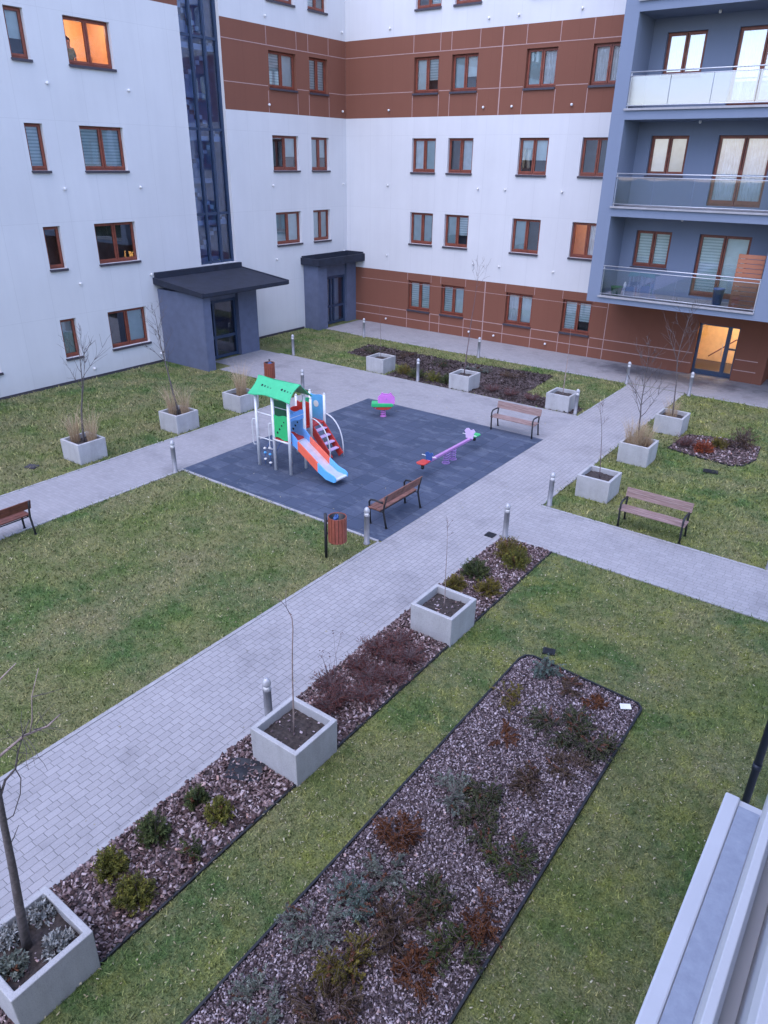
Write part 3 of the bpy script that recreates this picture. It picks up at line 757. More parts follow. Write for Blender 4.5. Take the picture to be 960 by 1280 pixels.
# ---- rear wing
rear = thing('apartment_building', (-18, YB, 0), 'white apartment wing with brown ground floor and brown third storey, closing the far side', 'building')
COLS = ((-22.01, -20.65), (-19.97, -18.62), (-16.30, -14.89), (-13.38, -11.98))
BC = {(0,0): ('zebra', 'zebra'), (0,1): ('zebra', 'plain'), (0,2): ('curtain', 'plain'), (0,3): ('zebra', 'zebra_half'),
      (1,0): ('plain2', 'plain2'), (1,1): ('plain2', 'zebra_half'), (1,2): ('plain2', 'none'), (1,3): ('none', 'curtain_side'),
      (2,0): ('curtain', 'plain2'), (2,1): ('none', 'curtain'), (2,2): ('half', 'half'), (2,3): ('none', 'none'),
      (3,0): ('plain', 'zebra_half'), (3,1): ('plain2', 'half'), (3,2): ('plain2', 'curtain'), (3,3): ('curtain', 'curtain'),  # two right-hand columns: white curtains added in place of bright sky reflections
      (4,0): ('none', 'zebra'), (4,1): ('zebra', 'none'), (4,2): ('none', 'plain'), (4,3): ('plain', 'plain')}
holes = [(c[0], c[1], *ROWS[rr]) for rr in ROWS for c in COLS]
DOORH = (-7.32, -5.70, -.05, 2.15)
mb = MB()
wall_mesh(mb, WB, XL+.001, -4.5, -.1, TOP, holes+[DOORH], [(-.1, 2.82, -50, 50, 1), (9.89, 13.18, -50, 50, 1)], .30)
mb.poly([(XL-11, YB, TOP), (14, YB, TOP), (14, YB+11, TOP), (XL-11, YB+11, TOP)]); mb.poly([(XL-11, YB+11, 0), (14, YB+11, 0), (14, YB+11, TOP), (XL-11, YB+11, TOP)])
mb.poly([(-4.5, YB, -.1), (-4.5, YB+1.2, -.1), (-4.5, YB+1.2, 3), (-4.5, YB, 3)], 1); mb.poly([(-4.5, YB+1.2, -.1), (14, YB+1.2, -.1), (14, YB+1.2, 3.05), (-4.5, YB+1.2, 3.05)], 1)
mb.build('wall', [M['white_B'], M['brown_B']], rear)
for rr in ROWS:
    for c, (u0, u1) in enumerate(COLS):
        lit = (rr, c) == (1, 3)
        make_window(WB, rear, u0, u1, *ROWS[rr], 2, BC[(rr, c)], True, 'orange_wall' if lit else 'dark_room', 1.6 if lit else .7, glass='glass_clear' if lit else 'glass', label='dimly lit window with a peach glow' if lit else None)
jm = MB()
jh(WB, XL+.02, -11.3, 12.47)
ed = [XL+.02]+[q for c in COLS for q in c]; seg = [(XL+.02, -22.06), (-20.6, -20.02), (-18.57, -16.35), (-14.84, -13.43)]
for a, b in seg: jh(WB, a, b, 10.93)
for c in COLS[:4]:
    for u_ in (c[0]-.05, c[1]+.05):
        jv(WB, u_, 9.9, 10.78); jv(WB, u_, 12.47, 13.17); jv(WB, u_, -.05, .88); jv(WB, u_, 2.46, 2.81, .02)
for a, b in seg+[(-11.9, -7.36), (-5.66, -4.8)]: jh(WB, a, b, .9, .034)
jh(WB, XL+.6, -7.36, .47, .034); jh(WB, -5.66, -4.8, .47, .034); jh(WB, XL+1, -11.3, 2.30, .018)
jv(WB, -11.25, -.05, 2.8, .03); jv(WB, -17.46, -.05, 2.81, .05, .006); jv(WB, -17.46, 9.9, 13.17, .05, .006)
jm.build('panel_joints', M['joint'], rear)
for u_ in (-23.4, -18.2, -16.79, -14.02):
    for z_ in (.31, 3.57, 6.9, 10.21, 13.52): vent(WB, rear, u_, z_)
# lit entrance under the balcony block
dr = MB(); a0, a1, yd = DOORH[0], DOORH[1], YB+.28
for u_, w_ in ((a0+.05, .10), (-6.13, .16), (a1-.04, .08)): dr.box(u_-w_/2, u_+w_/2, yd-.05, yd+.05, .02, 2.15)
dr.box(a0, a1, yd-.045, yd+.045, 2.06, 2.149); dr.box(a0, -6.21, yd-.045, yd+.045, .02, .22); dr.box(-6.05, a1, yd-.045, yd+.045, .02, .22); dr.box(-6.05, a1-.08, yd-.04, yd+.04, 1.17, 1.24)
d_ = dr.build('door', M['mull'], rear); d_['label'] = 'glass entrance door with dark frame, warm light inside'
gp = MB(); gp.poly([(a0, yd, .2), (a1, yd, .2), (a1, yd, 2.1), (a0, yd, 2.1)]); gp.build('glass_pane', M['glass_clear'], d_)
hb = MB(); hb.tube([(-6.28, yd-.05, .9), (-6.28, yd-.11, .93), (-6.28, yd-.11, 1.37), (-6.28, yd-.05, 1.4)], .014, 8); hb.build('handle', M['steel'], d_)
rb = MB(); x0, x1, y0, y1 = -8.4, -4.6, YB+.31, YB+3.0
rb.poly([(x0, y1, 0), (x1, y1, 0), (x1, y1, 2.6), (x0, y1, 2.6)]); rb.poly([(x0, y0, 0), (x0, y1, 0), (x0, y1, 2.6), (x0, y0, 2.6)]); rb.poly([(x1, y0, 0), (x1, y1, 0), (x1, y1, 2.6), (x1, y0, 2.6)])
rb.poly([(x0, y0, 2.6), (x1, y0, 2.6), (x1, y1, 2.6), (x0, y1, 2.6)]); rb.poly([(x0, y0, .02), (x1, y0, .02), (x1, y1, .02), (x0, y1, .02)], 1)
for (xa, xb, za, zb) in ((x0, a0, 0, 2.6), (a1, x1, 0, 2.6), (a0, a1, 2.15, 2.6)): rb.poly([(xa, y0, za), (xb, y0, za), (xb, y0, zb), (xa, y0, zb)])
rb.tube([(-7.2, y1-.7, .35), (-6.25, y1-.4, 1.15), (-5.9, y1-.4, 1.15)], .028, 8, 2)
rb.build('lobby', [simple('lobby_wall', (.85, .66, .42), .9, var=.08), M['sill'], M['frame']], rear)
m_, nt_, b_ = new_mat('lobby_lamp_glow'); b_.inputs['Base Color'].default_value = (.9, .8, .5, 1); b_.inputs['Emission Color'].default_value = (1, .74, .30, 1); b_.inputs['Emission Strength'].default_value = 1.6
mb = MB(); mb.box(-6.0, -5.45, YB+2.95, YB+2.99, 1.35, 2.35); mb.build('lobby_light_panel', m_, rear)
lobby_light = bpy.data.lights.new('lobby_lamp', 'POINT'); lobby_light.energy = 34; lobby_light.color = (1, .74, .42); lobby_light.shadow_soft_size = .15
ll = bpy.data.objects.new('lobby_lamp', lobby_light); C.objects.link(ll); ll.location = (-5.75, YB+1.5, 2.3)
for nm, loc, e in (('room_lamp', (XL-1.1, 18.2, 12.2), 15), ('room_lamp', (-12.7, YB+.95, 5.75), 4.5)):
    q = bpy.data.lights.new(nm, 'POINT'); q.energy = e; q.color = (1, .60, .30) if e > 20 else (1, .76, .56); q.shadow_soft_size = .12
    qo = bpy.data.objects.new(nm, q); C.objects.link(qo); qo.location = loc
reparent(rear)

# ---- balcony block
YBF = 29.0
blk = thing('apartment_building', (-8, YBF, 0), 'blue-grey balcony block jutting out over the lit entrance, with glass balustrades', 'building')
BX0, BX1, RX0, RX1 = -11.12, 8.0, -10.6, -4.86
mb = MB(); zb = 3.02; FL = [3.30, 6.58, 9.82, 13.08]
mb.box(BX0, RX0, YBF, YB+.5, zb, TOP)                      # left pier
mb.box(RX1, BX1, YBF, YB+.5, zb, TOP)                      # right mass
for i, z_ in enumerate(FL):
    zl = zb if i == 0 else z_-.36
    mb.box(RX0, RX1, YBF, YR, zl, z_-.035)
mb.box(RX0, RX1, YBF+.002, YR, TOP-.4, TOP)
wins = []; doors = []
for i, z_ in enumerate(FL):
    zt = [5.66, 9.0, 12.28, 15.6][i]
    wins.append((-10.08, -8.68, zt-1.36, zt)); doors.append((-7.64, -5.78, z_+.08, zt))
wall_mesh(mb, WR, RX0, RX1, zb, TOP-.4, wins+doors, [], .30)
mb.box(RX0, RX1, YR+.30, YB+.5, zb, zb+.02)
mb.build('wall', M['blue_grey'], blk)
covs = [(('zebra', 'zebra'), ('zebra', 'plain')), (('plain', 'plain2'), ('curtain', 'curtain')), (('curtain', 'curtain'), ('curtain', 'none')), (('plain', 'none'), ('none', 'none'))]  # third-level curtains are added to stand for sky reflected in the panes
for i in range(4):
    refl = i >= 2
    make_window(WR, blk, *wins[i], 2, covs[i][0], True, 'dark_room', .8, glass='glass_bright' if refl else 'glass')
    make_window(WR, blk, *doors[i], 2, covs[i][1], False, 'dark_room', .8, door=True, glass='glass_bright' if refl else 'glass', name='balcony_door')
for i, z_ in enumerate(FL):
    s = MB(); s.box(RX0+.0, RX1, YBF-.05, YR-.01, z_-.034, z_); s.box(RX0-.06, RX1, YBF-.075, YBF-.052, z_-.065, z_+.004)
    slab = s.build('balcony_floor', M['kerb'], blk)
    rl = MB(); yb = YBF+.01
    rl.tube([(RX0, yb, z_+1.12), (RX1, yb, z_+1.12)], .022, 8); rl.tube([(RX0, yb-.02, z_+1.0), (RX1, yb-.02, z_+1.0)], .014, 8); rl.tube([(RX0, yb-.02, z_+.08), (RX1, yb-.02, z_+.08)], .014, 8)
    for x_ in (RX0+.03, RX1-.03): rl.box(x_-.015, x_+.015, yb+.01, yb+.05, z_-.02, z_+1.11)
    ro = rl.build('railing', M['steel'], blk)
    g_ = MB()
    for k in range(4):
        xa = RX0+.03+k*(RX1-RX0-.06)/4; xb = xa+(RX1-RX0-.06)/4-.02
        g_.box(xa, xb, yb-.026, yb-.016, z_+.085, z_+.995)
    g_.build('glass_panel', M['glass_sky' if i >= 2 else 'glass_rail'], ro)
    sp = MB(); sp.box(RX0+.01, RX0+.09, YBF+.1, YBF+.3, z_+.001, z_+.02)
    lp = MB(); lp.lathe([(.05, 0), (.05, -.07), (.03, -.1)], (-8.2, YR-.7, z_-.37 if i else z_-.5), 10)
    if i: lp.build('ceiling_lamp', M['p_white'], blk)
reparent(blk)
# things on the lowest balcony
mb = MB(); z_ = FL[0]
for k in range(12): mb.box(-5.82, -4.93, YBF+.25, YBF+.275, z_+.02+k*.158, z_+.02+k*.158+.138)
mb.box(-5.80, -5.75, YBF+.277, YBF+.31, z_, z_+1.9); mb.box(-5.0, -4.95, YBF+.277, YBF+.31, z_, z_+1.9)
tag(mb.build('wooden_screen', M['wood_screen'], None, shift=(-5.4, YBF+.26, z_)), 'reddish slatted timber privacy screen at the right end of the lowest balcony', 'screen')
mb = MB(); mb.lathe([(.17, 0), (.22, .30), (.235, .30), (.235, .33), (.20, .33), (.18, .30)], (-10.1, YBF+.42, z_+.001), 16)
tag(mb.build('plant_pot', M['plastic_green'], None, shift=(-10.1, YBF+.42, z_)), 'green plastic pot in the left corner of the lowest balcony', 'pot')
mb = MB(); mb.lathe([(.05, 0), (.06, .16), (.035, .22), (.02, .26)], (-9.78, YBF+.40, z_+.28), 12)
mb.beam((-9.78, YBF+.40, z_+.001), (-9.78, YBF+.40, z_+.28), .03, .03)
tag(mb.build('garden_light', M['p_white'], None, shift=(-9.78, YBF+.40, z_)), 'small white globe on a stick beside the green pot on the lowest balcony', 'light')
mb = MB(); mb.lathe([(.16, 0), (.20, .55), (.21, .55), (.21, .6), (.17, .6)], (-6.35, YBF+.8, z_+.001), 16)
tag(mb.build('storage_bin', M['p_navy'], None, shift=(-6.35, YBF+.8, z_)), 'dark tub behind the glass beside the timber privacy screen', 'tub')

# ---- own building: the facade the photograph is taken from
own = thing('apartment_building', (.5, 0, 0), 'nearest building at the right edge, with the white window ledge leaning into view', 'building')
mb = MB(); mb.box(.08, 12, -16, 9.0, -.1, 7.30); mb.box(.08, 12, .70, 9.0, 7.3, 11.5); mb.box(.08, 12, -16, -1.2, 7.3, 11.5); mb.box(.08, 12, -1.2, .7, 9.4, 11.5)
mb.box(.9, 12, -1.2, .7, 7.3, 9.4)
mb.build('wall', M['white_L'], own)
mb = MB(); zs = 7.40
mb.box(-.030, .078, -.9, .667, zs-.035, zs); mb.box(-.030, -.0155, -.9, .666, zs+.0005, zs+.004)
so_ = mb.build('window_ledge', simple('ledge_white_paint', (.54, .55, .58), .5, var=.05, scale=14), own, bevel=.002)
m_, nt_, b_ = new_mat('ledge_paint_worn')
mpv = N(nt_, 'ShaderNodeMapping'); nt_.links.new(pos(nt_), mpv.inputs['Vector'])
nf = noise_tex(nt_, mpv.outputs[0], 90, 6, .7)
nt_.links.new(ramp(nt_, nf, [(.3, (.26, .29, .36)), (.66, (.33, .365, .44)), (.8, (.42, .40, .40))]), b_.inputs['Base Color']); b_.inputs['Roughness'].default_value = .55
mb = MB(); mb.box(-.0150, .0055, -.9, .655, zs+.0005, zs+.0025); mb.build('ledge_tread', m_, own)
pr_ = simple('sash_white_pvc', (.54, .545, .56), .35, var=.03)
mb = MB(); mb.prism([(.006, zs+.03), (.0065, zs+.09), (.009, zs+.098), (.0155, zs+.098), (.0185, zs+.09), (.019, zs+.03)], 'y', -.9, .69)
mb.box(.0195, .030, -.9, .69, zs+.0, zs+.05)
mb.prism([(.030, zs+.03), (.0305, zs+.14), (.034, zs+.15), (.075, zs+.15), (.075, zs+.03)], 'y', -.9, .69)
mb.build('window_frame', pr_, own, bevel=.0008)
mb = MB(); mb.tube([(-.115, 7.35, 0), (-.115, 7.35, 11.5)], .042, 14); mb.build('downpipe', M['gutter'], own)
mb = MB()
for z_ in (1.9, 5.2, 8.5): mb.tube([(-.115, 7.35, z_), (-.115, 7.35, z_+.09)], .048, 14)
mb.build('pipe_collar', M['gutter'], own)
reparent(own)

# ------------------------------------------------------------------ planters, saplings, ornamental grass
PL = 'concrete planters along the paths'
def make_planter(loc, label, soil='soil', h=.61, sl=.47):
    t = thing('planter', (*loc, 0), label, 'planter', PL)
    mb = MB(); s = .45; i = .375
    o = [(-s,-s),(s,-s),(s,s),(-s,s)]; n = [(-i,-i),(i,-i),(i,i),(-i,i)]; ob = [(-s+.008,-s+.008),(s-.008,-s+.008),(s-.008,s-.008),(-s+.008,s-.008)]
    for k in range(4):
        k2 = (k+1) % 4
        mb.poly([(*ob[k], -.02), (*ob[k2], -.02), (*o[k2], h), (*o[k], h)])
        mb.poly([(*o[k], h), (*o[k2], h), (*n[k2], h), (*n[k], h)])
        mb.poly([(*n[k], h), (*n[k2], h), (*n[k2], .2), (*n[k], .2)])
    bx = mb.build('box', M['concrete'], t)
    bm = bmesh.new(); bm.from_mesh(bx.data); bmesh.ops.remove_doubles(bm, verts=bm.verts, dist=.0005); bm.normal_update(); bm.to_mesh(bx.data); bm.free()
    bv = bx.modifiers.new('bevel', 'BEVEL'); bv.width = .012; bv.segments = 2; bv.limit_method = 'ANGLE'
    # lumpy soil
    g = MB(); K = 14
    hgt = lambda x, y: sl+.03*noise.noise(Vector((x*6+loc[0], y*6+loc[1], 1)))+.02*noise.noise(Vector((x*18, y*18+loc[1], 4)))
    for a in range(K):
        for b in range(K):
            q = [(-i+2*i*(a+da)/K, -i+2*i*(b+db)/K) for da, db in ((0,0),(1,0),(1,1),(0,1))]
            g.poly([(x, y, hgt(x, y)) for x, y in q], 0, True)
    g.build('soil', M['soil'], t)
    n_ = 60 if loc[0] > -7 and loc[1] < 12 else 0
    if n_:
        L = rng.uniform(.015, .05, n_); V, F = chip_arrays(rng.uniform(-.35, .35, n_), rng.uniform(-.35, .35, n_), sl+.02+rng.uniform(0, .02, n_), L, L*.5, .4)
        c = fast_mesh('bark_flakes', V, F, M['chips'], np.repeat(rng.uniform(0, 1, n_), 8)); c.parent = t; c['kind'] = 'stuff'
    return t
PLANT = [
 (-5.76, 1.70, 'nearest concrete planter, cut by the left edge, holding silvery plants and a bare tree'),
 (-5.75, 5.74, 'concrete planter with one tall thin sapling, beside the bollard on the main path'),
 (-5.75, 9.84, 'concrete planter with a short sapling, just below the olive shrubs of the strip bed'),
 (-18.75, 10.72, 'planter with two tall dry grass tufts and a forked tree on the left lawn'),
 (-18.65, 14.12, 'middle of the three planters on the left lawn, with a branchy bare tree'),
 (-18.65, 16.85, 'planter with only dry grass and no tree, next to the playhouse roof'),
 (-17.88, 24.15, 'planter on the far lawn nearest the dark corner porch'),
 (-13.75, 24.10, 'planter on the far lawn with the tallest thin tree, between two bollards'),
 (-9.65, 24.10, 'planter with a pale straight stem behind the far bench'),
 (-5.75, 17.62, 'planter with a thin sapling beside the bench on the right lawn'),
 (-5.75, 20.75, 'planter with pale blond grass and a bushy bare tree on the right lawn'),
 (-5.75, 24.10, 'planter on the right lawn standing closest to the lit entrance'),
]
for i, (x, y, lb) in enumerate(PLANT):
    make_planter((x, y), lb, sl=.45 if i in (1, 2) else .48)

def bent_path(p, d, L, n, wig, up=0.0):
    P = [Vector(p)]; d = Vector(d).normalized()
    for k in range(n):
        d = (d+Vector((random.gauss(0, wig), random.gauss(0, wig), random.gauss(0, wig)+up))).normalized(); P.append(P[-1]+d*(L/n))
    return P
def make_tree(name, loc, base_z, H, r0, label, cat, first=.5, nb=10, blen=.5, spread=.8, bark='trunk', twigs=3, seed=1, lean=(0, 0), wig=.05, group=None):
    random.seed(seed)
    t = thing(name, (loc[0], loc[1], base_z), label, cat, group)
    tr = MB(); h = H-base_z
    P = bent_path((0, 0, -.05), (lean[0], lean[1], 1), h+.05, 9, wig)
    n = len(P); tr.tube(P, [max(.0025, r0*(1-.88*i/(n-1))) for i in range(n)], 7)
    tr.build('trunk', M[bark], t)
    br = MB()
    for k in range(nb):
        fr = first+(1-first)*(k+random.uniform(0, .7))/nb; fr = min(fr, .98)
        q = fr*(n-1); i = int(q); p = P[i].lerp(P[min(i+1, n-1)], q-i); rr = r0*(1-.88*fr)*.55
        a = k*2.4+random.uniform(-.4, .4); sp = spread*random.uniform(.7, 1.2)
        d = (math.cos(a)*sp, math.sin(a)*sp, 1)
        L = blen*(1.25-.8*(fr-first)/(1-first+1e-6))*random.uniform(.7, 1.15)
        B = bent_path(p, d, L, 5, .12, .05); br.tube(B, [max(.002, rr*(1-.8*j/5)) for j in range(6)], 5)
        for _ in range(twigs):
            j = random.randint(2, 5); dd = (B[j]-B[j-1]).normalized()+Vector((random.gauss(0, .5), random.gauss(0, .5), random.gauss(.15, .35)))
            T = bent_path(B[j], dd, L*random.uniform(.25, .6), 4, .14, .04); br.tube(T, [.0042, .0038, .0034, .003, .0024], 4)
    if nb: br.build('branches', M['twig'] if bark != 'trunk' else M['trunk'], t)
    return t
TG = 'bare young trees in the planters'
make_tree('young_tree', (-18.75, 10.74), .48, 3.55, .034, 'bare young tree forking widely, between two dry grass tufts on the left lawn', 'tree', .42, 9, 1.0, .75, twigs=7, seed=3, group=TG)
make_tree('young_tree', (-18.65, 14.12), .48, 3.85, .034, 'bare young tree with upswept branches in front of the grey entrance porch', 'tree', .42, 12, .9, .75, twigs=7, seed=5, group=TG)
make_tree('young_tree', (-17.88, 24.15), .48, 2.7, .012, 'thin pale stem in the planter nearest the corner porch', 'tree', .9, 2, .15, .6, 'twig', 1, seed=6, group=TG)
make_tree('young_tree', (-13.78, 24.10), .48, 4.65, .024, 'tallest thin tree on the far lawn, its small crown against the white wall', 'tree', .80, 9, .55, .8, 'twig', 3, seed=8, wig=.025, group=TG)
make_tree('young_tree', (-9.65, 24.10), .48, 2.95, .020, 'whitish straight branchless stem behind the far bench', 'tree', .95, 2, .12, .6, 'trunk_pale', 1, seed=9, wig=.01, group=TG)
make_tree('young_tree', (-5.75, 17.65), .48, 2.55, .013, 'thin brown sapling beside the bench on the right lawn', 'tree', .70, 6, .38, .7, 'twig', 2, seed=10, wig=.06, group=TG)
make_tree('young_tree', (-5.78, 20.75), .48, 3.35, .026, 'bushy bare tree rising from pale dry grass on the right lawn', 'tree', .30, 16, .85, .85, twigs=7, seed=11, group=TG)
make_tree('young_tree', (-5.75, 24.10), .48, 3.95, .026, 'vase-shaped bare tree in front of the lit entrance', 'tree', .45, 12, 1.1, .7, twigs=7, seed=12, group=TG)
make_tree('young_tree', (-5.75, 9.84), .45, 2.35, .010, 'short thin sapling in the planter below the olive shrubs', 'tree', .80, 5, .20, .7, 'trunk_pale', 1, seed=14, wig=.035, group=TG)
# the sapling in the planter by the nearest bollard: a whip with a kink at the top
t = thing('young_tree', (-5.74, 5.72, .45), 'tall thin kinked sapling in the planter by the nearest bollard', 'tree', TG)
mb = MB(); mb.tube([(0, 0, -.05), (.005, .01, .5), (.012, .015, 1.0), (.03, .025, 1.5), (.048, .038, 1.85), (.045, .035, 2.03), (.02, .015, 2.11)], [.013, .0115, .010, .009, .0085, .0075, .006], 7); mb.build('trunk', M['trunk_pale'], t)
mb = MB(); mb.tube([(.02, .015, 2.11), (-.005, -.01, 2.20), (-.045, -.04, 2.28), (-.08, -.06, 2.33)], [.005, .004, .0035, .003], 5); mb.tube([(-.005, -.01, 2.20), (-.01, -.01, 2.33), (0, 0, 2.46)], [.004, .003, .0025], 5)
mb.tube([(.02, .015, 2.11), (.055, .02, 2.09)], .006, 5); mb.tube([(.012, .015, 1.0), (.045, .0, 1.06)], .005, 5); mb.tube([(-.045, -.04, 2.28), (-.10, -.06, 2.30), (-.14, -.07, 2.36)], [.003, .002, .002], 5)
mb.build('branches', M['twig'], t)
# the big tree at the left edge
t = thing('young_tree', (-5.80, 1.66, .48), 'dark bare tree in the nearest planter, its branches reentering at the left edge', 'tree', TG)
b0 = Vector((-5.80, 1.66, .48))
def L_(pts): return [Vector(p)-b0 for p in pts]
mb = MB(); mb.tube(L_([(-5.80, 1.66, .40), (-5.79, 1.70, 1.0), (-5.78, 1.75, 1.6), (-5.775, 1.79, 2.2), (-5.765, 1.83, 2.7), (-5.75, 1.84, 3.2), (-5.76, 1.86, 3.7)]), [.052, .046, .040, .034, .028, .022, .015], 10); mb.build('trunk', M['trunk'], t)
mb = MB()
mb.tube(L_([(-5.755, 1.84, 2.92), (-5.73, 1.91, 3.03), (-5.66, 2.13, 3.15), (-5.58, 2.32, 3.17), (-5.53, 2.44, 3.26)]), [.014, .013, .012, .009, .005], 6, 1)
mb.tube(L_([(-5.64, 2.18, 3.16), (-5.62, 2.22, 3.3), (-5.60, 2.26, 3.56), (-5.56, 2.36, 3.84)]), [.007, .006, .005, .003], 5, 1)
mb.tube(L_([(-5.765, 1.82, 2.45), (-5.76, 1.83, 2.57), (-5.74, 1.90, 2.73), (-5.71, 2.0, 2.81), (-5.69, 2.05, 2.98), (-5.66, 2.11, 3.14), (-5.63, 2.2, 3.31)]), [.014, .013, .012, .010, .008, .006, .004], 6)
mb.tube(L_([(-5.71, 2.0, 2.81), (-5.70, 2.02, 2.68), (-5.71, 1.98, 2.5), (-5.74, 1.88, 2.28), (-5.78, 1.77, 2.24)]), [.006, .0055, .005, .005, .004], 5)
mb.tube(L_([(-5.78, 1.76, 1.9), (-5.76, 1.83, 2.0), (-5.74, 1.90, 2.13)]), [.006, .005, .003], 5)
mb.tube(L_([(-5.75, 1.84, 3.3), (-5.71, 1.98, 3.65), (-5.68, 2.07, 3.84), (-5.62, 2.21, 3.96)]), [.012, .009, .007, .004], 5, 1)
random.seed(5)
for k in range(26):
    p = Vector(random.choice([(-5.66, 2.13, 3.15), (-5.58, 2.32, 3.17), (-5.69, 2.05, 2.98), (-5.66, 2.11, 3.14), (-5.60, 2.26, 3.56), (-5.62, 2.20, 3.2), (-5.70, 2.0, 2.85)]))-b0
    T = bent_path(p, (random.gauss(.35, .5), random.gauss(.35, .5), random.gauss(.2, .5)), random.uniform(.12, .42), 5, .16); mb.tube(T, [.0032, .003, .0026, .0022, .002, .0015], 4)
mb.build('branches', [M['trunk'], M['trunk_pale']], t)

# blades as curved strips
def grass_clump(loc, z, H, n, rad, label, seed, mat='straw', arch=.35):
    rg = np.random.default_rng(seed)
    a = rg.uniform(0, 2*PI, n); rr = rad*np.sqrt(rg.uniform(0, 1, n)); bx = np.cos(a)*rr*.6; by = np.sin(a)*rr*.6
    hh = H*rg.beta(1.6, 1.5, n)*1.12+.06; out = (arch+.12)*hh*rg.uniform(.1, 1.0, n); oa = a+rg.normal(0, .6, n)
    wv = rg.uniform(.0016, .0034, n); wa = rg.uniform(0, 2*PI, n); V = np.zeros((n, 8, 3))
    for k, (s, w_) in enumerate(((0, 1), (.4, 1), (.75, .8), (1, .15))):
        cx = bx+np.cos(oa)*out*s**2; cy = by+np.sin(oa)*out*s**2; cz = hh*(s-.12*s**3)
        V[:, 2*k] = np.stack([cx-np.cos(wa)*wv*w_, cy-np.sin(wa)*wv*w_, cz], -1); V[:, 2*k+1] = np.stack([cx+np.cos(wa)*wv*w_, cy+np.sin(wa)*wv*w_, cz], -1)
    q = np.array([(0,1,3,2),(2,3,5,4),(4,5,7,6)]); F = (np.arange(n)[:, None, None]*8+q[None]).reshape(-1, 4)
    t = np.clip(np.repeat(rg.uniform(0, 1, n), 8).reshape(n, 8)*.6+np.array([0, 0, .15, .15, .3, .3, .4, .4])[None], 0, 1).ravel()
    o = fast_mesh('ornamental_grass', V.reshape(-1, 3), F, M[mat], t, (loc[0], loc[1], z))
    return tag(o, label, 'grass tuft', 'dry grass tufts in the planters')
grass_clump((-18.98, 10.62), .46, 1.15, 260, .22, 'tan dry grass tuft left of the forked tree on the left lawn', 1)
grass_clump((-18.55, 10.90), .46, 1.15, 260, .22, 'tan dry grass tuft right of the forked tree on the left lawn', 2)
grass_clump((-18.82, 14.02), .46, 1.15, 240, .20, 'dry grass tuft on the left side of the upswept tree by the porch', 3)
grass_clump((-18.45, 14.24), .46, 1.15, 240, .20, 'dry grass tuft on the right side of the upswept tree by the porch', 4)
grass_clump((-18.62, 16.88), .46, 1.35, 360, .28, 'tall pinkish dry grass filling the planter without a tree', 5)
grass_clump((-5.88, 20.62), .46, .95, 460, .38, 'pale blond grass tuft left of the bushy bare tree on the right lawn', 6)
grass_clump((-5.62, 20.88), .46, .85, 320, .34, 'pale blond grass tuft right of the bushy bare tree on the right lawn', 7)
grass_clump((-5.8, 24.05), .46, .75, 200, .30, 'thin dry grass under the vase-shaped tree by the lit entrance', 8)

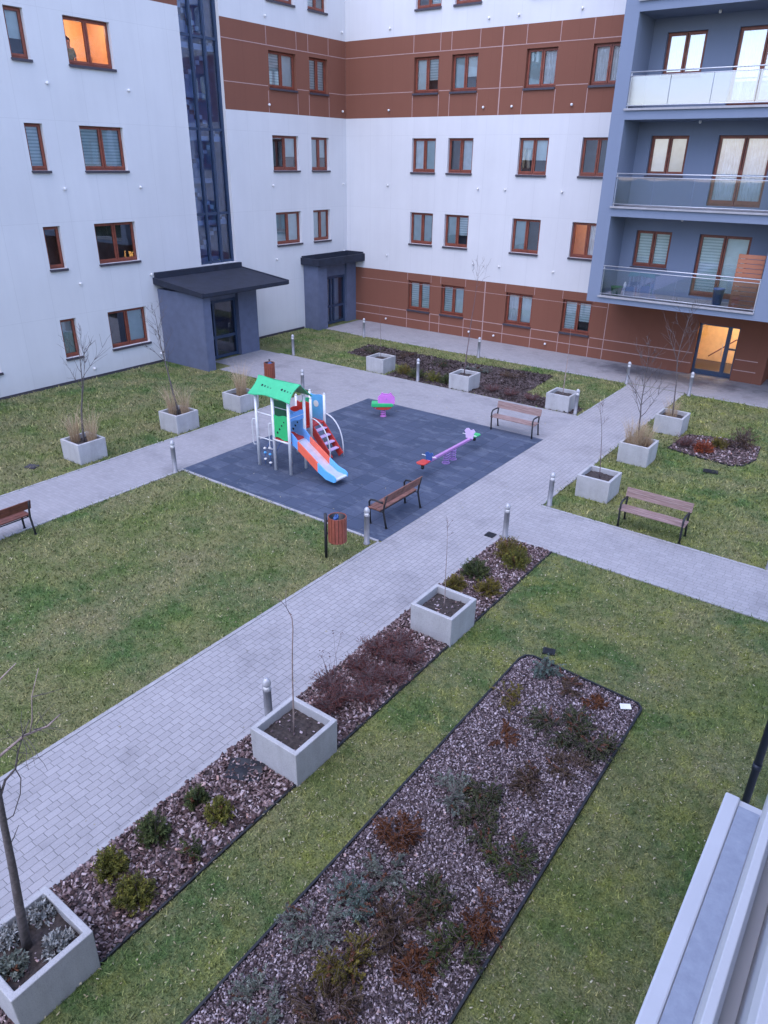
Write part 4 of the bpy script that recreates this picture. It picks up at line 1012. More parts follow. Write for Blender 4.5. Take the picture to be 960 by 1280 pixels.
# ------------------------------------------------------------------ shrubs
def shrub(name, loc, rad, H, kind, label, cat='shrub', style='pine', n=70, seed=0, group=None, z=.02):
    rg = np.random.default_rng(seed+100); random.seed(seed+100)
    t = thing(name, (loc[0], loc[1], z), label, cat, group)
    st = MB(); V = []; T = []
    subs = [(math.cos(q_)*rad*d_, math.sin(q_)*rad*d_) for q_, d_ in zip(rg.uniform(0, 2*PI, 6), rg.uniform(.15, .8, 6))]
    if style == 'juniper':
        for cx_, cy_ in subs: st.tube([(0, 0, 0), (cx_*.5, cy_*.5, H*.25), (cx_, cy_, H*.3)], [.008, .006, .004], 5, 0, False)
    for k in range(n):
        a = rg.uniform(0, 2*PI)
        if style == 'pine':                      # dense mound of upright candles
            el_ = math.asin(rg.uniform(.05, 1.0)); L = rg.uniform(.75, 1.05)
            end = np.array([math.cos(a)*math.cos(el_)*rad*L, math.sin(a)*math.cos(el_)*rad*L, max(.03, H*math.sin(el_)*L)])
            mid = end*np.array([.55, .55, .4])
            nl, ln, wdt, s0 = 60, .048, .0055, .25
        elif style == 'juniper':                 # low arching sprays from a few rooted side branches
            cl = subs[rg.integers(len(subs))]; L = rg.uniform(.12, .62)
            b0 = np.array([cl[0]*rg.uniform(.5, 1), cl[1]*rg.uniform(.5, 1), H*rg.uniform(.1, .55)])
            dr_ = math.atan2(cl[1], cl[0])+rg.normal(0, 1.1)
            end = b0+np.array([math.cos(dr_)*rad*L, math.sin(dr_)*rad*L, H*rg.uniform(-.25, .65)]); end[2] = max(end[2], .03)
            mid = (b0+end)*.5+np.array([rg.normal(0, .04), rg.normal(0, .04), H*.2])
            nl, ln, wdt, s0 = 74, .024, .0066, .05
        elif style == 'twiggy':                  # dry wiry tuft
            L = rg.uniform(.4, 1.0); end = np.array([math.cos(a)*rad*L, math.sin(a)*rad*L, H*rg.uniform(.5, 1.05)]); mid = end*np.array([.4, .4, .6])
            nl, ln, wdt, s0 = 18, .024, .0055, .15
        else:                                    # leafy: broad small leaves
            el_ = math.asin(rg.uniform(.1, 1.0)); L = rg.uniform(.7, 1.05)
            end = np.array([math.cos(a)*math.cos(el_)*rad*L, math.sin(a)*math.cos(el_)*rad*L, H*math.sin(el_)*L]); mid = end*np.array([.5, .5, .55])
            nl, ln, wdt, s0 = 26, .045, .011, .3
        p0 = b0 if style == 'juniper' else np.array([rg.normal(0, rad*.10), rg.normal(0, rad*.10), 0])
        st.tube([p0, mid if style == 'juniper' else mid+p0, end], [.005, .0035, .0015], 4, 0, False)
        s = rg.uniform(s0, 1.03, nl)[:, None]; P = (1-s)**2*p0+2*s*(1-s)*mid+s*s*end; D = 2*(1-s)*(mid-p0)+2*s*(end-mid)
        D /= np.linalg.norm(D, axis=1)[:, None]+1e-9
        Q = rg.normal(0, 1, (nl, 3)); Q -= (Q*D).sum(1)[:, None]*D; Q /= np.linalg.norm(Q, axis=1)[:, None]+1e-9
        sp = .75 if style != 'juniper' else 1.1
        dr = D*rg.uniform(.3, 1, nl)[:, None]+Q*sp; dr /= np.linalg.norm(dr, axis=1)[:, None]
        l = ln*rg.uniform(.6, 1.25, nl)[:, None]; sd_ = np.cross(dr, rg.normal(0, 1, (nl, 3))); sd_ /= np.linalg.norm(sd_, axis=1)[:, None]+1e-9
        wd_ = wdt*rg.uniform(.7, 1.4, nl)[:, None]
        q = np.stack([P-sd_*wd_*.5, P+dr*l*.5-sd_*wd_, P+dr*l, P+dr*l*.5+sd_*wd_], 1); q[..., 2] = np.maximum(q[..., 2], .004)
        V.append(q.reshape(-1, 3)); tt = np.clip(rg.uniform(.1, .86)+rg.normal(0, .12, nl), 0, .93)
        if rg.uniform() < (.07 if style == 'juniper' else .012): tt[:] = 1.0
        T.append(np.repeat(tt, 4))
    V = np.concatenate(V); T = np.concatenate(T)
    s_ = st.build('stems', M['twig'], t)
    fo = fast_mesh('foliage', V, np.arange(len(V)).reshape(-1, 4), M['f_'+kind], T); fo.parent = t
    return t
SA = 'dwarf conifers in the strip bed'
shrub('dwarf_pine', (-6.24, 3.55), .25, .34, 'dpine', 'mid green upright dwarf conifer near the path kerb, between round pines in the strip bed', style='pine', n=80, seed=1, group=SA)
shrub('dwarf_pine', (-6.20, 4.25), .17, .30, 'dpine', 'smallest dark green dwarf pine, beside the kerb below the planter with the kinked sapling', style='pine', n=60, seed=2, group=SA)
shrub('dwarf_pine', (-5.78, 4.28), .21, .32, 'pine', 'yellow-green dwarf pine next to the lawn, topmost of the near strip bed shrubs', style='pine', n=70, seed=3, group=SA)
shrub('dwarf_pine', (-6.24, 2.90), .23, .33, 'pine', 'round yellow-green dwarf pine by the path, just above the nearest planter', style='pine', n=85, seed=4, group=SA)
shrub('dwarf_pine', (-5.68, 2.86), .26, .33, 'pine', 'widest round dwarf pine, on the lawn side just above the nearest planter', style='pine', n=95, seed=5, group=SA)
shrub('dwarf_pine', (-5.66, 3.66), .22, .20, 'dpine', 'sparse flat green shrub at the lawn-side edging in the middle of the near strip bed', style='juniper', n=45, seed=6, group=SA)
shrub('dwarf_pine', (-6.00, 13.10), .40, .45, 'olive', 'golden olive shrub right below the bollard at the path crossing', style='pine', n=120, seed=7, group=SA)
shrub('dwarf_pine', (-5.72, 12.85), .36, .38, 'pine', 'olive green shrub at the crossing end of the strip bed, on the lawn side', style='pine', n=110, seed=8, group=SA)
shrub('dwarf_pine', (-6.22, 11.90), .34, .42, 'dpine', 'dark green shrub in the upper strip bed beside the kerb', style='pine', n=110, seed=9, group=SA)
shrub('dwarf_pine', (-6.28, 11.20), .24, .30, 'olive', 'olive shrub tight behind the planter with the short sapling', style='pine', n=70, seed=10, group=SA)
shrub('dwarf_pine', (-5.66, 11.50), .32, .28, 'olive', 'brownish olive low shrub near the lawn edging above the planter with the short sapling', style='pine', n=80, seed=11, group=SA)
k = 0
for x, y in ((-6.3, 7.2), (-5.95, 7.0), (-5.65, 7.35), (-6.25, 7.85), (-5.9, 7.75), (-5.6, 8.0), (-6.3, 8.45), (-5.95, 8.4), (-5.65, 8.6), (-6.1, 8.85), (-6.0, 6.75)):
    k += 1
    shrub('dry_shrub', (x, y), random.uniform(.30, .40), .24, 'dryred', 'low dry red-brown shrub in the patch between the two sapling planters', style='twiggy', n=150, seed=20+k, group='dry red-brown shrubs between the planters')
SB = 'creeping junipers in the large bark bed'
JB = [
 ((-3.60, 9.78), .30, .25, 'blue', 'small grey-green juniper spilling over the edging at the far corner of the large bed', 45),
 ((-3.62, 8.80), .36, .14, 'olive', 'sparse olive juniper near the far left of the large bed', 26),
 ((-2.75, 8.62), .50, .24, 'dark', 'dark green spreading juniper, left half of the widest clump in the large bed', 110),
 ((-2.30, 8.50), .44, .26, 'dark', 'dark green spreading juniper touching the right edging in the far part of the large bed', 100),
 ((-2.62, 9.50), .20, .09, 'rust', 'reddish withered low plant next to the white card', 30),
 ((-3.05, 9.66), .28, .12, 'brown', 'brownish low juniper along the far edging, left of the white card', 34),
 ((-3.45, 7.85), .28, .12, 'rust', 'thin rusty plant left of the dark clump in the large bed', 22),
 ((-3.45, 6.42), .36, .22, 'grey', 'grey-green juniper with loose sprays, middle of the large bed', 52),
 ((-3.12, 6.80), .34, .22, 'dark', 'dark green juniper at the middle of the large bed, the upper of a touching pair', 70),
 ((-2.88, 6.32), .34, .24, 'dark', 'dark green juniper at the middle of the large bed, the lower of a touching pair', 75),
 ((-2.60, 7.35), .40, .16, 'brown', 'straggly brown juniper below the dark spreading clump', 44),
 ((-2.30, 7.90), .36, .16, 'brown', 'brown-green thin juniper near the right edging under the dark spreading clump', 36),
 ((-3.66, 5.50), .34, .26, 'rust', 'rust-brown juniper beside the left edging, the reddest in the large bed', 85),
 ((-3.45, 4.92), .30, .18, 'grey', 'thin grey juniper between the rust-brown one and the blue-grey one', 36),
 ((-3.62, 4.32), .36, .28, 'blue', 'blue-grey spiky juniper on the left side of the large bed', 70),
 ((-3.78, 3.88), .34, .22, 'grey', 'flat grey juniper by the left edging below the blue-grey one', 54),
 ((-3.15, 3.72), .34, .28, 'olive', 'yellow-olive juniper in the near part of the large bed', 85),
 ((-2.98, 3.28), .36, .24, 'brown', 'brown-tinged juniper at the bottom of the picture under the yellow-olive one', 80),
 ((-2.80, 4.95), .32, .22, 'dark', 'dark juniper in the lower middle of the large bed', 65),
 ((-2.90, 4.42), .36, .22, 'brown', 'dark brownish-green juniper in the lower middle, left of the rusty one', 75),
 ((-2.34, 5.05), .34, .20, 'rust', 'reddish-brown juniper by the right edging in the lower part of the large bed', 50),
 ((-2.28, 5.98), .36, .22, 'dpine', 'green juniper next to the right edging about halfway along the large bed', 65),
 ((-2.50, 4.10), .32, .18, 'rust', 'rusty low juniper with bare bark around it, near the bottom of the large bed', 55),
 ((-2.25, 4.55), .32, .22, 'dpine', 'green juniper leaning on the right edging in the lower part of the large bed', 60),
 ((-3.60, 2.92), .32, .16, 'grey', 'pale grey-green low juniper at the bottom left end of the large bed', 48),
]
for i, (p, rd, h_, kd, lb, n_) in enumerate(JB):
    shrub('juniper', p, rd*1.1, h_*.95, kd, lb, style='juniper', n=int(n_*1.9), seed=50+i, group=SB)
for i, (x, y, kd, lb) in enumerate(((-6.02, 1.97, 'silver', 'silvery plant in the far corner of the nearest planter'), (-5.55, 1.86, 'silver', 'silvery grey plant on the lawn side of the nearest planter'), (-6.04, 1.62, 'silver', 'silvery plant on the path side of the nearest planter, by the trunk'), (-5.70, 1.45, 'grey', 'grey plant at the front of the nearest planter'))):
    shrub('silver_plant', (x, y), .17, .17, kd, lb, 'plant', 'leafy', 46, 90+i, 'silvery plants in the nearest planter', .47)
# small bed on the right lawn
shrub('shrub', (-4.88, 22.75), .42, .38, 'dryred', 'dark maroon shrub at the left end of the small bed on the right lawn', style='twiggy', n=150, seed=101)
shrub('shrub', (-4.32, 22.72), .34, .42, 'red', 'bright red-orange shrub in the small bed on the right lawn', style='leafy', n=90, seed=102)
shrub('shrub', (-4.05, 23.45), .30, .36, 'olive', 'yellow-green shrub just behind the bright red one', style='pine', n=70, seed=103)
shrub('shrub', (-3.45, 23.75), .48, .58, 'brown', 'largest shrub of the small bed, brownish green and wispy', style='juniper', n=120, seed=104)
# far lawn bed
for i, (x, y, rd, h_, kd, st_, lb) in enumerate((
  (-16.75, 24.3, .42, .42, 'olive', 'pine', 'olive green shrub tight beside the planter by the corner porch'),
  (-16.05, 24.15, .42, .42, 'dpine', 'pine', 'green shrub just left of the middle bollard on the far lawn'),
  (-15.25, 24.15, .42, .42, 'pine', 'pine', 'yellow-green shrub just right of the middle bollard on the far lawn'),
  (-14.65, 24.25, .36, .36, 'dpine', 'pine', 'green shrub left of the planter with the tallest thin tree'),
  (-12.6, 24.3, .45, .28, 'dryred', 'twiggy', 'dry maroon shrub right of the planter with the tallest thin tree'),
  (-11.8, 24.2, .45, .28, 'dryred', 'twiggy', 'dry maroon shrub midway between the planters behind the far bench'),
  (-10.9, 24.2, .42, .28, 'dryred', 'twiggy', 'dry maroon shrub left of the planter with the pale stem'),
  (-19.9, 26.3, .60, .22, 'dark', 'juniper', 'dark creeping plant at the left end of the far bed'),
  (-18.2, 26.6, .60, .20, 'brown', 'juniper', 'brown creeping plant behind the planter nearest the corner porch'),
  (-16.3, 26.4, .60, .20, 'dark', 'juniper', 'dark creeping plant behind the middle bollard on the far lawn'),
  (-14.6, 26.6, .60, .20, 'grey', 'juniper', 'greyish creeping plant behind the tallest thin tree'),
  (-12.9, 26.6, .60, .18, 'brown', 'juniper', 'brown creeping plant at the right end of the far bed'))):
    shrub('shrub', (x, y), rd, h_, kd, lb, style=st_, n=80 if st_ != 'twiggy' else 90, seed=120+i, group='shrubs in the far bed')
# dry weed stems standing over the kerb
random.seed(3); mb = MB()
for k in range(5):
    T = bent_path((random.gauss(0, .05), random.gauss(0, .12), 0), (random.gauss(-.1, .15), random.gauss(0, .25), 1), random.uniform(.55, .9), 5, .08); mb.tube(T, [.004, .0035, .003, .0025, .002, .002], 4)
    for _ in range(5):
        p = T[-1]+Vector((random.gauss(0, .02), random.gauss(0, .02), random.gauss(0, .02))); mb.lathe([(.003, -.008), (.010, 0), (.003, .008)], p, 5)
tag(mb.build('dry_weed', M['twig'], None, shift=None), 'dry seed-headed weed stems leaning over the kerb by the red-brown shrubs', 'weed').location = (-6.42, 7.35, .02)

# ------------------------------------------------------------------ bollards
BG = 'bollard lights along the paths'
def make_bollard(loc, label):
    t = thing('bollard_light', (*loc, .01), label, 'bollard', BG)
    mb = MB(); mb.lathe([(.085, -.02), (.085, .012), (.064, .016), (.064, .70), (.068, .705), (.068, .725)], n=18); mb.build('post', M['bollard'], t)
    mb = MB(); mb.lathe([(.058, .72), (.056, .80)], n=18); mb.build('lens', M['p_white'], t)
    mb = MB()
    for k in range(3):
        a = k*2.1; mb.beam((math.cos(a)*.06, math.sin(a)*.06, .722), (math.cos(a)*.06, math.sin(a)*.06, .80), .012, .012)
    mb.lathe([(.064, .80), (.070, .82), (.069, .85), (.058, .89), (.036, .918), (.012, .93)], n=18); mb.build('cap', M['bollard_cap'], t)
    return t
BOL = [
 (-6.50, 5.95, 'nearest bollard, behind the planter with the tall sapling'),
 (-8.95, 11.62, 'bollard beside the red litter bin at the playground corner'),
 (-6.50, 13.78, 'bollard at the near corner of the path crossing, above the olive shrubs'),
 (-6.46, 16.16, 'bollard at the lawn corner across the crossing, near the planter and bench'),
 (-15.85, 11.66, 'bollard at the left corner of the playground by the side path'),
 (-18.15, 19.55, 'bollard behind the playhouse roof at the tip of the left lawn'),
 (-22.55, 23.75, 'bollard beside the large grey porch on the far lawn'),
 (-22.37, 28.75, 'bollard in front of the dark corner porch'),
 (-15.70, 23.72, 'bollard between two planters on the far lawn edge'),
 (-15.74, 28.72, 'bollard at the brown wall behind the tallest thin tree'),
 (-8.95, 23.70, 'bollard touching the planter with the pale stem'),
 (-8.87, 28.70, 'bollard at the far end of the main path, on its left side'),
 (-6.42, 28.70, 'bollard at the far end of the main path, in front of the lit entrance'),
 (-1.20, 16.15, 'bollard cut by the right edge beside the cross path'),
]
b0_ = make_bollard(BOL[0][:2], BOL[0][2])
for x, y, lb in BOL[1:]: copy_tree(b0_, (x, y, .01), lb)

# ------------------------------------------------------------------ benches
def make_bench(loc, rz, label, wood):
    t = thing('park_bench', (*loc, .014), label, 'bench', 'park benches', rz)
    for s in (-1, 1):
        mb = MB(); x = s*.74
        mb.tube([(x, .02, 0), (x, .0, .25), (x, -.01, .43), (x, -.02, .58), (x, .03, .645), (x, .15, .66), (x, .40, .645)], .025, 8)
        mb.tube([(x, .50, 0), (x, .45, .22), (x, .41, .42), (x, .44, .62), (x, .50, .86)], .025, 8)
        mb.tube([(x, -.01, .41), (x, .41, .41)], .017, 8)
        mb.tube([(x, .02, 0), (x, .02, .012)], .04, 8); mb.tube([(x, .50, 0), (x, .50, .012)], .04, 8)
        mb.build('side_frame', M['black_metal'], t)
    mb = MB(); mb.tube([(-.74, .30, .39), (.74, .30, .39)], .014, 6); mb.build('stretcher', M['black_metal'], t)
    for k in range(3):
        mb = MB(); y = .03+k*.128; mb.box(-.79, .79, y-.058, y+.058, .432, .466); mb.build('seat_slat', wood, t, bevel=.006)
    for k in range(2):
        mb = MB(); z0 = .645+k*.112; y0 = .430+(z0-.6)*.22
        mb.hexa([(-.79, y0-.02, z0), (.79, y0-.02, z0), (.79, y0+.014, z0), (-.79, y0+.014, z0), (-.79, y0+.006, z0+.108), (.79, y0+.006, z0+.108), (.79, y0+.04, z0+.108), (-.79, y0+.04, z0+.108)])
        mb.build('back_slat', wood, t, bevel=.006)
    return t
make_bench((-9.52, 13.22), R(-90), 'wooden bench seen from behind on the playground edge next to the bin', M['wood_mid'])
make_bench((-9.79, 20.42), 0, 'weathered pinkish bench at the far corner of the playground mat', M['wood_bench'])
make_bench((-3.88, 16.10), 0, 'weathered bench on the right lawn facing the cross path', M['wood_bench'])
make_bench((-15.86, 6.45), R(-90), 'reddish dark bench cut by the left edge beside the side path', M['wood_dark'])

# ------------------------------------------------------------------ litter bins
def make_bin(loc, label, ang):
    t = thing('litter_bin', (*loc, 0), label, 'bin', 'red slatted litter bins', ang)
    mb = MB(); mb.tube([(0, 0, -.02), (0, 0, 1.1)], .035, 10); mb.build('post', M['black_metal'], t)
    mb = MB(); cx = .26
    for k in range(16):
        a = 2*PI*k/16; c, s = math.cos(a), math.sin(a); w_ = .034
        P = []
        for z in (.44, 1.04):
            for rr, tt in ((.185, -w_), (.185, w_), (.205, w_), (.205, -w_)): P.append((cx+c*rr-s*tt, s*rr+c*tt, z))
        mb.hexa(P)
    mb.build('barrel', M['wood_bin'], t, bevel=.004)
    mb = MB(); mb.lathe([(.182, .45), (.182, 1.03), (.172, 1.03), (.172, .47)], (cx, 0, 0), 20)
    mb.box(.02, .09, -.02, .02, .6, .64); mb.box(.02, .09, -.02, .02, .9, .94); mb.build('liner', M['black_metal'], t)
    mb = MB()
    for k in range(5): mb.lathe([(.02, 0), (.05, .03), (.03, .08)], (cx+random.uniform(-.07, .07), random.uniform(-.07, .07), .97), 7)
    mb.build('rubbish', M['p_navy'], t)
    return t
make_bin((-9.26, 10.54), 'red slatted litter bin on a black post at the playground corner', R(36))
make_bin((-19.72, 19.42), 'far red litter bin half hidden behind the mint green playhouse roof', R(-47))

# ------------------------------------------------------------------ play tower
pt = thing('play_tower', (-13.4, 14.3, .016), 'playhouse with mint green wavy roof, slide and red steps on the dark mat', 'playground tower')
PX = (-14.33, -13.68, -13.09); PY = (13.49, 14.12)
for x in PX:
    for y in PY:
        mb = MB(); mb.tube([(x, y, .016), (x, y, 2.16)], .045, 12); mb.tube([(x, y, 2.16), (x, y, 2.19)], [.045, .03], 12); mb.build('post', M['post_white'], pt)
for x, y in ((-14.12, 14.90), (-13.55, 14.90), (-14.12, 15.50), (-13.55, 15.50)):
    mb = MB(); mb.tube([(x, y, .016), (x, y, 1.80)], .042, 12); mb.tube([(x, y, 1.80), (x, y, 1.84)], [.042, .025], 12); mb.build('post', M['post_white'], pt)
mb = MB(); mb.box(-13.70, -13.07, 13.47, 14.14, .93, .98); mb.box(-14.14, -13.53, 14.88, 15.52, .93, .98); mb.box(-14.05, -13.6, 14.14, 14.88, .93, .98); mb.build('deck', M['p_red'], pt)
# wavy gable roof
def roof_panel(y0, z0, y1, z1, nm):
    g = MB(); nu, nv = 24, 6; xa, xb = -14.46, -12.88; T = .022; rows = []
    for i in range(nu+1):
        s = i/nu; row = []
        bulge = .055*math.cos(2*PI*s*1.0)+.02*math.sin(2*PI*s*2+.5)      # scalloped eaves
        for j in range(nv+1):
            v = j/nv; vv = v*(1+0)-bulge*(1-v)+bulge*.6*v
            ex = .07*math.sin(PI*v)*(1 if s < .5 else -1)*abs(2*s-1)**3
            x = xa+(xb-xa)*s+ex
            row.append((x, y0+(y1-y0)*vv, z0+(z1-z0)*vv+.02*math.sin(PI*v)))
        rows.append(row)
    for dz in (0, -T):
        for i in range(nu):
            for j in range(nv):
                q = [rows[i][j], rows[i+1][j], rows[i+1][j+1], rows[i][j+1]]
                g.poly([(a, b, c+dz) for a, b, c in q], 0, True)
    ring = [(i, 0) for i in range(nu+1)]+[(nu, j) for j in range(1, nv+1)]+[(i, nv) for i in range(nu-1, -1, -1)]+[(0, j) for j in range(nv-1, 0, -1)]
    for k in range(len(ring)):
        a = rows[ring[k][0]][ring[k][1]]; b = rows[ring[(k+1) % len(ring)][0]][ring[(k+1) % len(ring)][1]]
        g.poly([a, b, (b[0], b[1], b[2]-T), (a[0], a[1], a[2]-T)])
    o = g.build(nm, M['p_mint'], pt)
    h = MB(); d = Vector((0, y1-y0, z1-z0)).normalized(); nn = Vector((0, -d.z, d.y)) if d.y > 0 else Vector((0, d.z, -d.y))
    if nn.z < 0: nn = -nn
    for cx in (-14.10, -13.36):
        for k, rr in enumerate((.036, .028, .020, .015)):
            s = .50-.02*k
            c = Vector((cx+k*.115, y0+(y1-y0)*s, z0+(z1-z0)*s+.02))+nn*.003
            h.tube([c, c+nn*.003], [rr, rr], 10)
    h.build('dots', M['hole'], o)
    return o
roof_panel(13.36, 2.20, 13.77, 2.58, 'roof'); roof_panel(14.22, 2.20, 13.79, 2.585, 'roof')
def panel(nm, outline, axis, at_, mat, dots=(), T=.025):
    g = MB(); g.prism(outline, axis, at_-T/2, at_+T/2); o = g.build(nm, mat, pt)
    if dots:
        h = MB()
        for p, q, rr in dots:
            for s in (-1, 1):
                o_ = at_+s*(T/2+.001)
                c = (p, o_, q) if axis == 'y' else (o_, p, q); d = (0, s*.003, 0) if axis == 'y' else (s*.003, 0, 0)
                h.tube([c, tuple(c[i]+d[i] for i in range(3))], [rr, rr], 10)
        h.build('dots', M['hole'], o)
    return o
def wavy(a0, a1, z0, z1, amp=.03, n=8):
    P = [(a0+(a1-a0)*i/n, z0+amp*math.sin(PI*2*i/n)) for i in range(n+1)]+[(a1+(a0-a1)*i/n, z1+amp*math.sin(PI*2*i/n)) for i in range(n+1)]
    return P
diag = lambda a, z, s=1: [(a+s*k*.085, z+k*.115, .036-.004*k) for k in range(4)]
panel('side_panel', wavy(-13.64, -13.13, 1.02, 1.68), 'y', 13.49, M['p_green'], diag(-13.52, 1.18))
panel('side_panel', wavy(-14.29, -13.72, 1.15, 1.86), 'y', 14.12, M['p_dgreen'])
panel('side_panel', wavy(-13.64, -13.13, 1.0, 1.66), 'y', 14.12, M['p_blue'], diag(-13.52, 1.12))
panel('side_panel', wavy(-14.08, -13.59, 1.0, 1.66), 'y', 14.90, M['p_red'])
bp = panel('side_panel', wavy(-14.08, -13.59, .98, 1.74, .02), 'y', 15.50, M['p_sky'])
h = MB(); h.tube([(-13.86, 15.484, 1.46), (-13.86, 15.480, 1.46)], [.10, .10], 16); h.build('porthole', M['p_white'], bp)
panel('side_panel', wavy(14.94, 15.46, 1.0, 1.6), 'x', -14.12, M['p_green'])
panel('side_panel', wavy(14.18, 14.86, 1.0, 1.5), 'x', -14.05, M['p_red'])
panel('side_panel', wavy(13.53, 14.08, 1.55, 1.78, .02), 'x', -13.09, M['p_blue'])
mb = MB()
for y in PY: mb.tube([(-14.33, y, 1.62), (-13.68, y, 1.62)], .018, 8)
mb.tube([(-14.33, 13.49, .88), (-13.68, 13.49, .88)], .016, 8); mb.tube([(-14.33, 14.12, .9), (-13.68, 14.12, .9)], .016, 8); mb.tube([(-13.68, 13.46, .95), (-13.09, 13.46, .95)], .026, 8); mb.tube([(-13.09, 13.53, 1.66), (-13.09, 14.08, 1.66)], .016, 8)
for x in (-14.40, -13.75): mb.tube([(x+.05, 13.44, 1.42), (x, 13.40, 1.42), (x-.02, 13.39, 1.36), (x-.02, 13.39, .72), (x, 13.40, .66), (x+.05, 13.44, .66)], .014, 8)
mb.build('rails', M['post_white'], pt)
mb = MB()
for x in (-14.2, -14.0, -13.8): mb.tube([(x, 13.6, .016), (x, 13.62, .45), (x, 14.05, .93)], .010, 6)
mb.build('ropes', M['p_navy'], pt)
mb = MB(); random.seed(2)
for x in (-14.2, -14.0, -13.8):
    for k in range(3):
        mb.lathe([(.01, -.03), (.045, -.01), (.045, .02), (.01, .04)], (x+.01, 13.6, .15+k*.2+random.uniform(-.04, .04)), 8, k % 2)
mb.build('climbing_holds', [M['p_white'], M['p_sky']], pt)
# slide
prof = [(-13.10, .96), (-12.98, .94), (-12.55, .66), (-12.15, .40), (-11.86, .25), (-11.58, .22)]
sl_ = MB()
for i in range(len(prof)-1):
    (xa, za), (xb, zb_) = prof[i], prof[i+1]
    sl_.hexa([(xa, 13.60, za-.02), (xb, 13.60, zb_-.02), (xb, 14.06, zb_-.02), (xa, 14.06, za-.02), (xa, 13.60, za), (xb, 13.60, zb_), (xb, 14.06, zb_), (xa, 14.06, za)])
so2 = sl_.build('slide', M['p_slide'], pt)
for y0, y1 in ((13.56, 13.598), (14.062, 14.10)):
    sd_ = MB()
    hs = [(-13.10, .90, 1.24, 2), (-12.98, .86, 1.15, 2), (-12.86, .78, 1.04, 0), (-12.55, .58, .84, 0), (-12.25, .38, .65, 0), (-12.15, .32, .58, 1), (-11.86, .17, .41, 1), (-11.60, .15, .34, 1), (-11.52, .18, .28, 1)]
    for i in range(len(hs)-1):
        a, b = hs[i], hs[i+1]
        sd_.hexa([(a[0], y0, a[1]), (b[0], y0, b[1]), (b[0], y1, b[1]), (a[0], y1, a[1]), (a[0], y0, a[2]), (b[0], y0, b[2]), (b[0], y1, b[2]), (a[0], y1, a[2])], a[3])
    sd_.build('slide_side', [M['p_orange'], M['p_sky'], M['p_blue']], so2)
mb = MB(); mb.tube([(-11.85, 13.83, .016), (-11.85, 13.83, .22)], .03, 8); mb.box(-11.62, -11.52, 13.60, 14.06, .19, .225); mb.build('slide_foot', M['post_white'], so2)
# steps
stp = MB()
for y in (14.955, 15.445):
    stp.hexa([(-13.55, y-.02, .70), (-12.95, y-.02, .016), (-12.95, y+.02, .016), (-13.55, y+.02, .70), (-13.55, y-.02, 1.0), (-12.80, y-.02, .16), (-12.80, y+.02, .16), (-13.55, y+.02, 1.0)])
so3 = stp.build('steps', M['p_red'], pt)
mb = MB()
for k in range(4): x = -13.46+k*.15; mb.box(x-.07, x+.07, 14.976, 15.424, .80-k*.175, .83-k*.175)
mb.build('treads', M['p_lav'], so3)
for y in (14.90, 15.50):
    mb = MB(); P = [(-13.55+.72*math.sin(k/10*PI/2), y, .10+1.12*math.cos(k/10*PI/2)**.8) for k in range(11)]
    P[-1] = (-12.83, y, .016); mb.tube(P, .02, 8); mb.build('handrail', M['post_white'], so3)
bpy.context.view_layer.update()
for ch in pt.children: ch.matrix_parent_inverse = pt.matrix_world.inverted()

# ------------------------------------------------------------------ spring animal and seesaw
def spring(mb, c, z0, z1, rad, turns, wire, m=0):
    n = int(turns*14); mb.tube([(c[0]+rad*math.cos(2*PI*turns*k/n), c[1]+rad*math.sin(2*PI*turns*k/n), z0+(z1-z0)*k/n) for k in range(n+1)], wire, 7, m)
t = thing('spring_rider', (-14.15, 19.28, .016), 'purple, green and red spring rider near the far edge of the playground mat', 'spring rider', None, R(36)); t.scale = (.86, .86, .86)
mb = MB(); spring(mb, (0, 0), 0, .36, .095, 4.5, .016); mb.lathe([(.13, 0), (.13, .012)], (0, 0, 0), 16); mb.build('spring', M['p_pink'], t)
mb = MB(); ol = [(-.40, .40), (-.30, .33), (-.05, .30), (.22, .32), (.36, .42), (.30, .47), (-.36, .47)]; mb.prism(ol, 'y', -.17, .17); mb.build('hull', M['p_red'], t, bevel=.02)
mb = MB(); mb.prism([(-.48, .46), (-.40, .42), (.34, .44), (.42, .50), (.36, .58), (-.46, .58)], 'y', -.20, .20); mb.build('seat', M['p_green'], t, bevel=.02)
for y in (-.15, .12):
    mb = MB(); mb.prism([(.12+.33*math.cos(q_*PI/12)*(1.08 if q_ % 6 else 1), .68+.22*math.sin(q_*PI/12)+(.08 if q_ in (4, 8) else 0)) for q_ in range(24)], 'y', y, y+.03); mb.build('side_plate', M['p_pink'], t)
mb = MB(); mb.tube([(.12, -.30, .78), (.12, .30, .78)], .016, 8); mb.tube([(-.30, -.26, .40), (-.30, .26, .40)], .016, 8); mb.build('handle', M['p_purple'], t)
t = thing('spring_seesaw', (-10.13, 17.16, .016), 'purple spring seesaw with a red and a green seat on the playground mat', 'seesaw', None, R(90))
for x in (-.19, .19):
    mb = MB(); spring(mb, (x, 0), .01, .31, .085, 4, .015); mb.lathe([(.125, 0), (.125, .012)], (x, 0, 0), 14); mb.build('spring', M['p_purple'], t)
mb = MB(); mb.box(-1.30, 1.30, -.045, .045, .31, .39); mb.build('beam', paint('mauve', (.42, .21, .47)), t, bevel=.015)
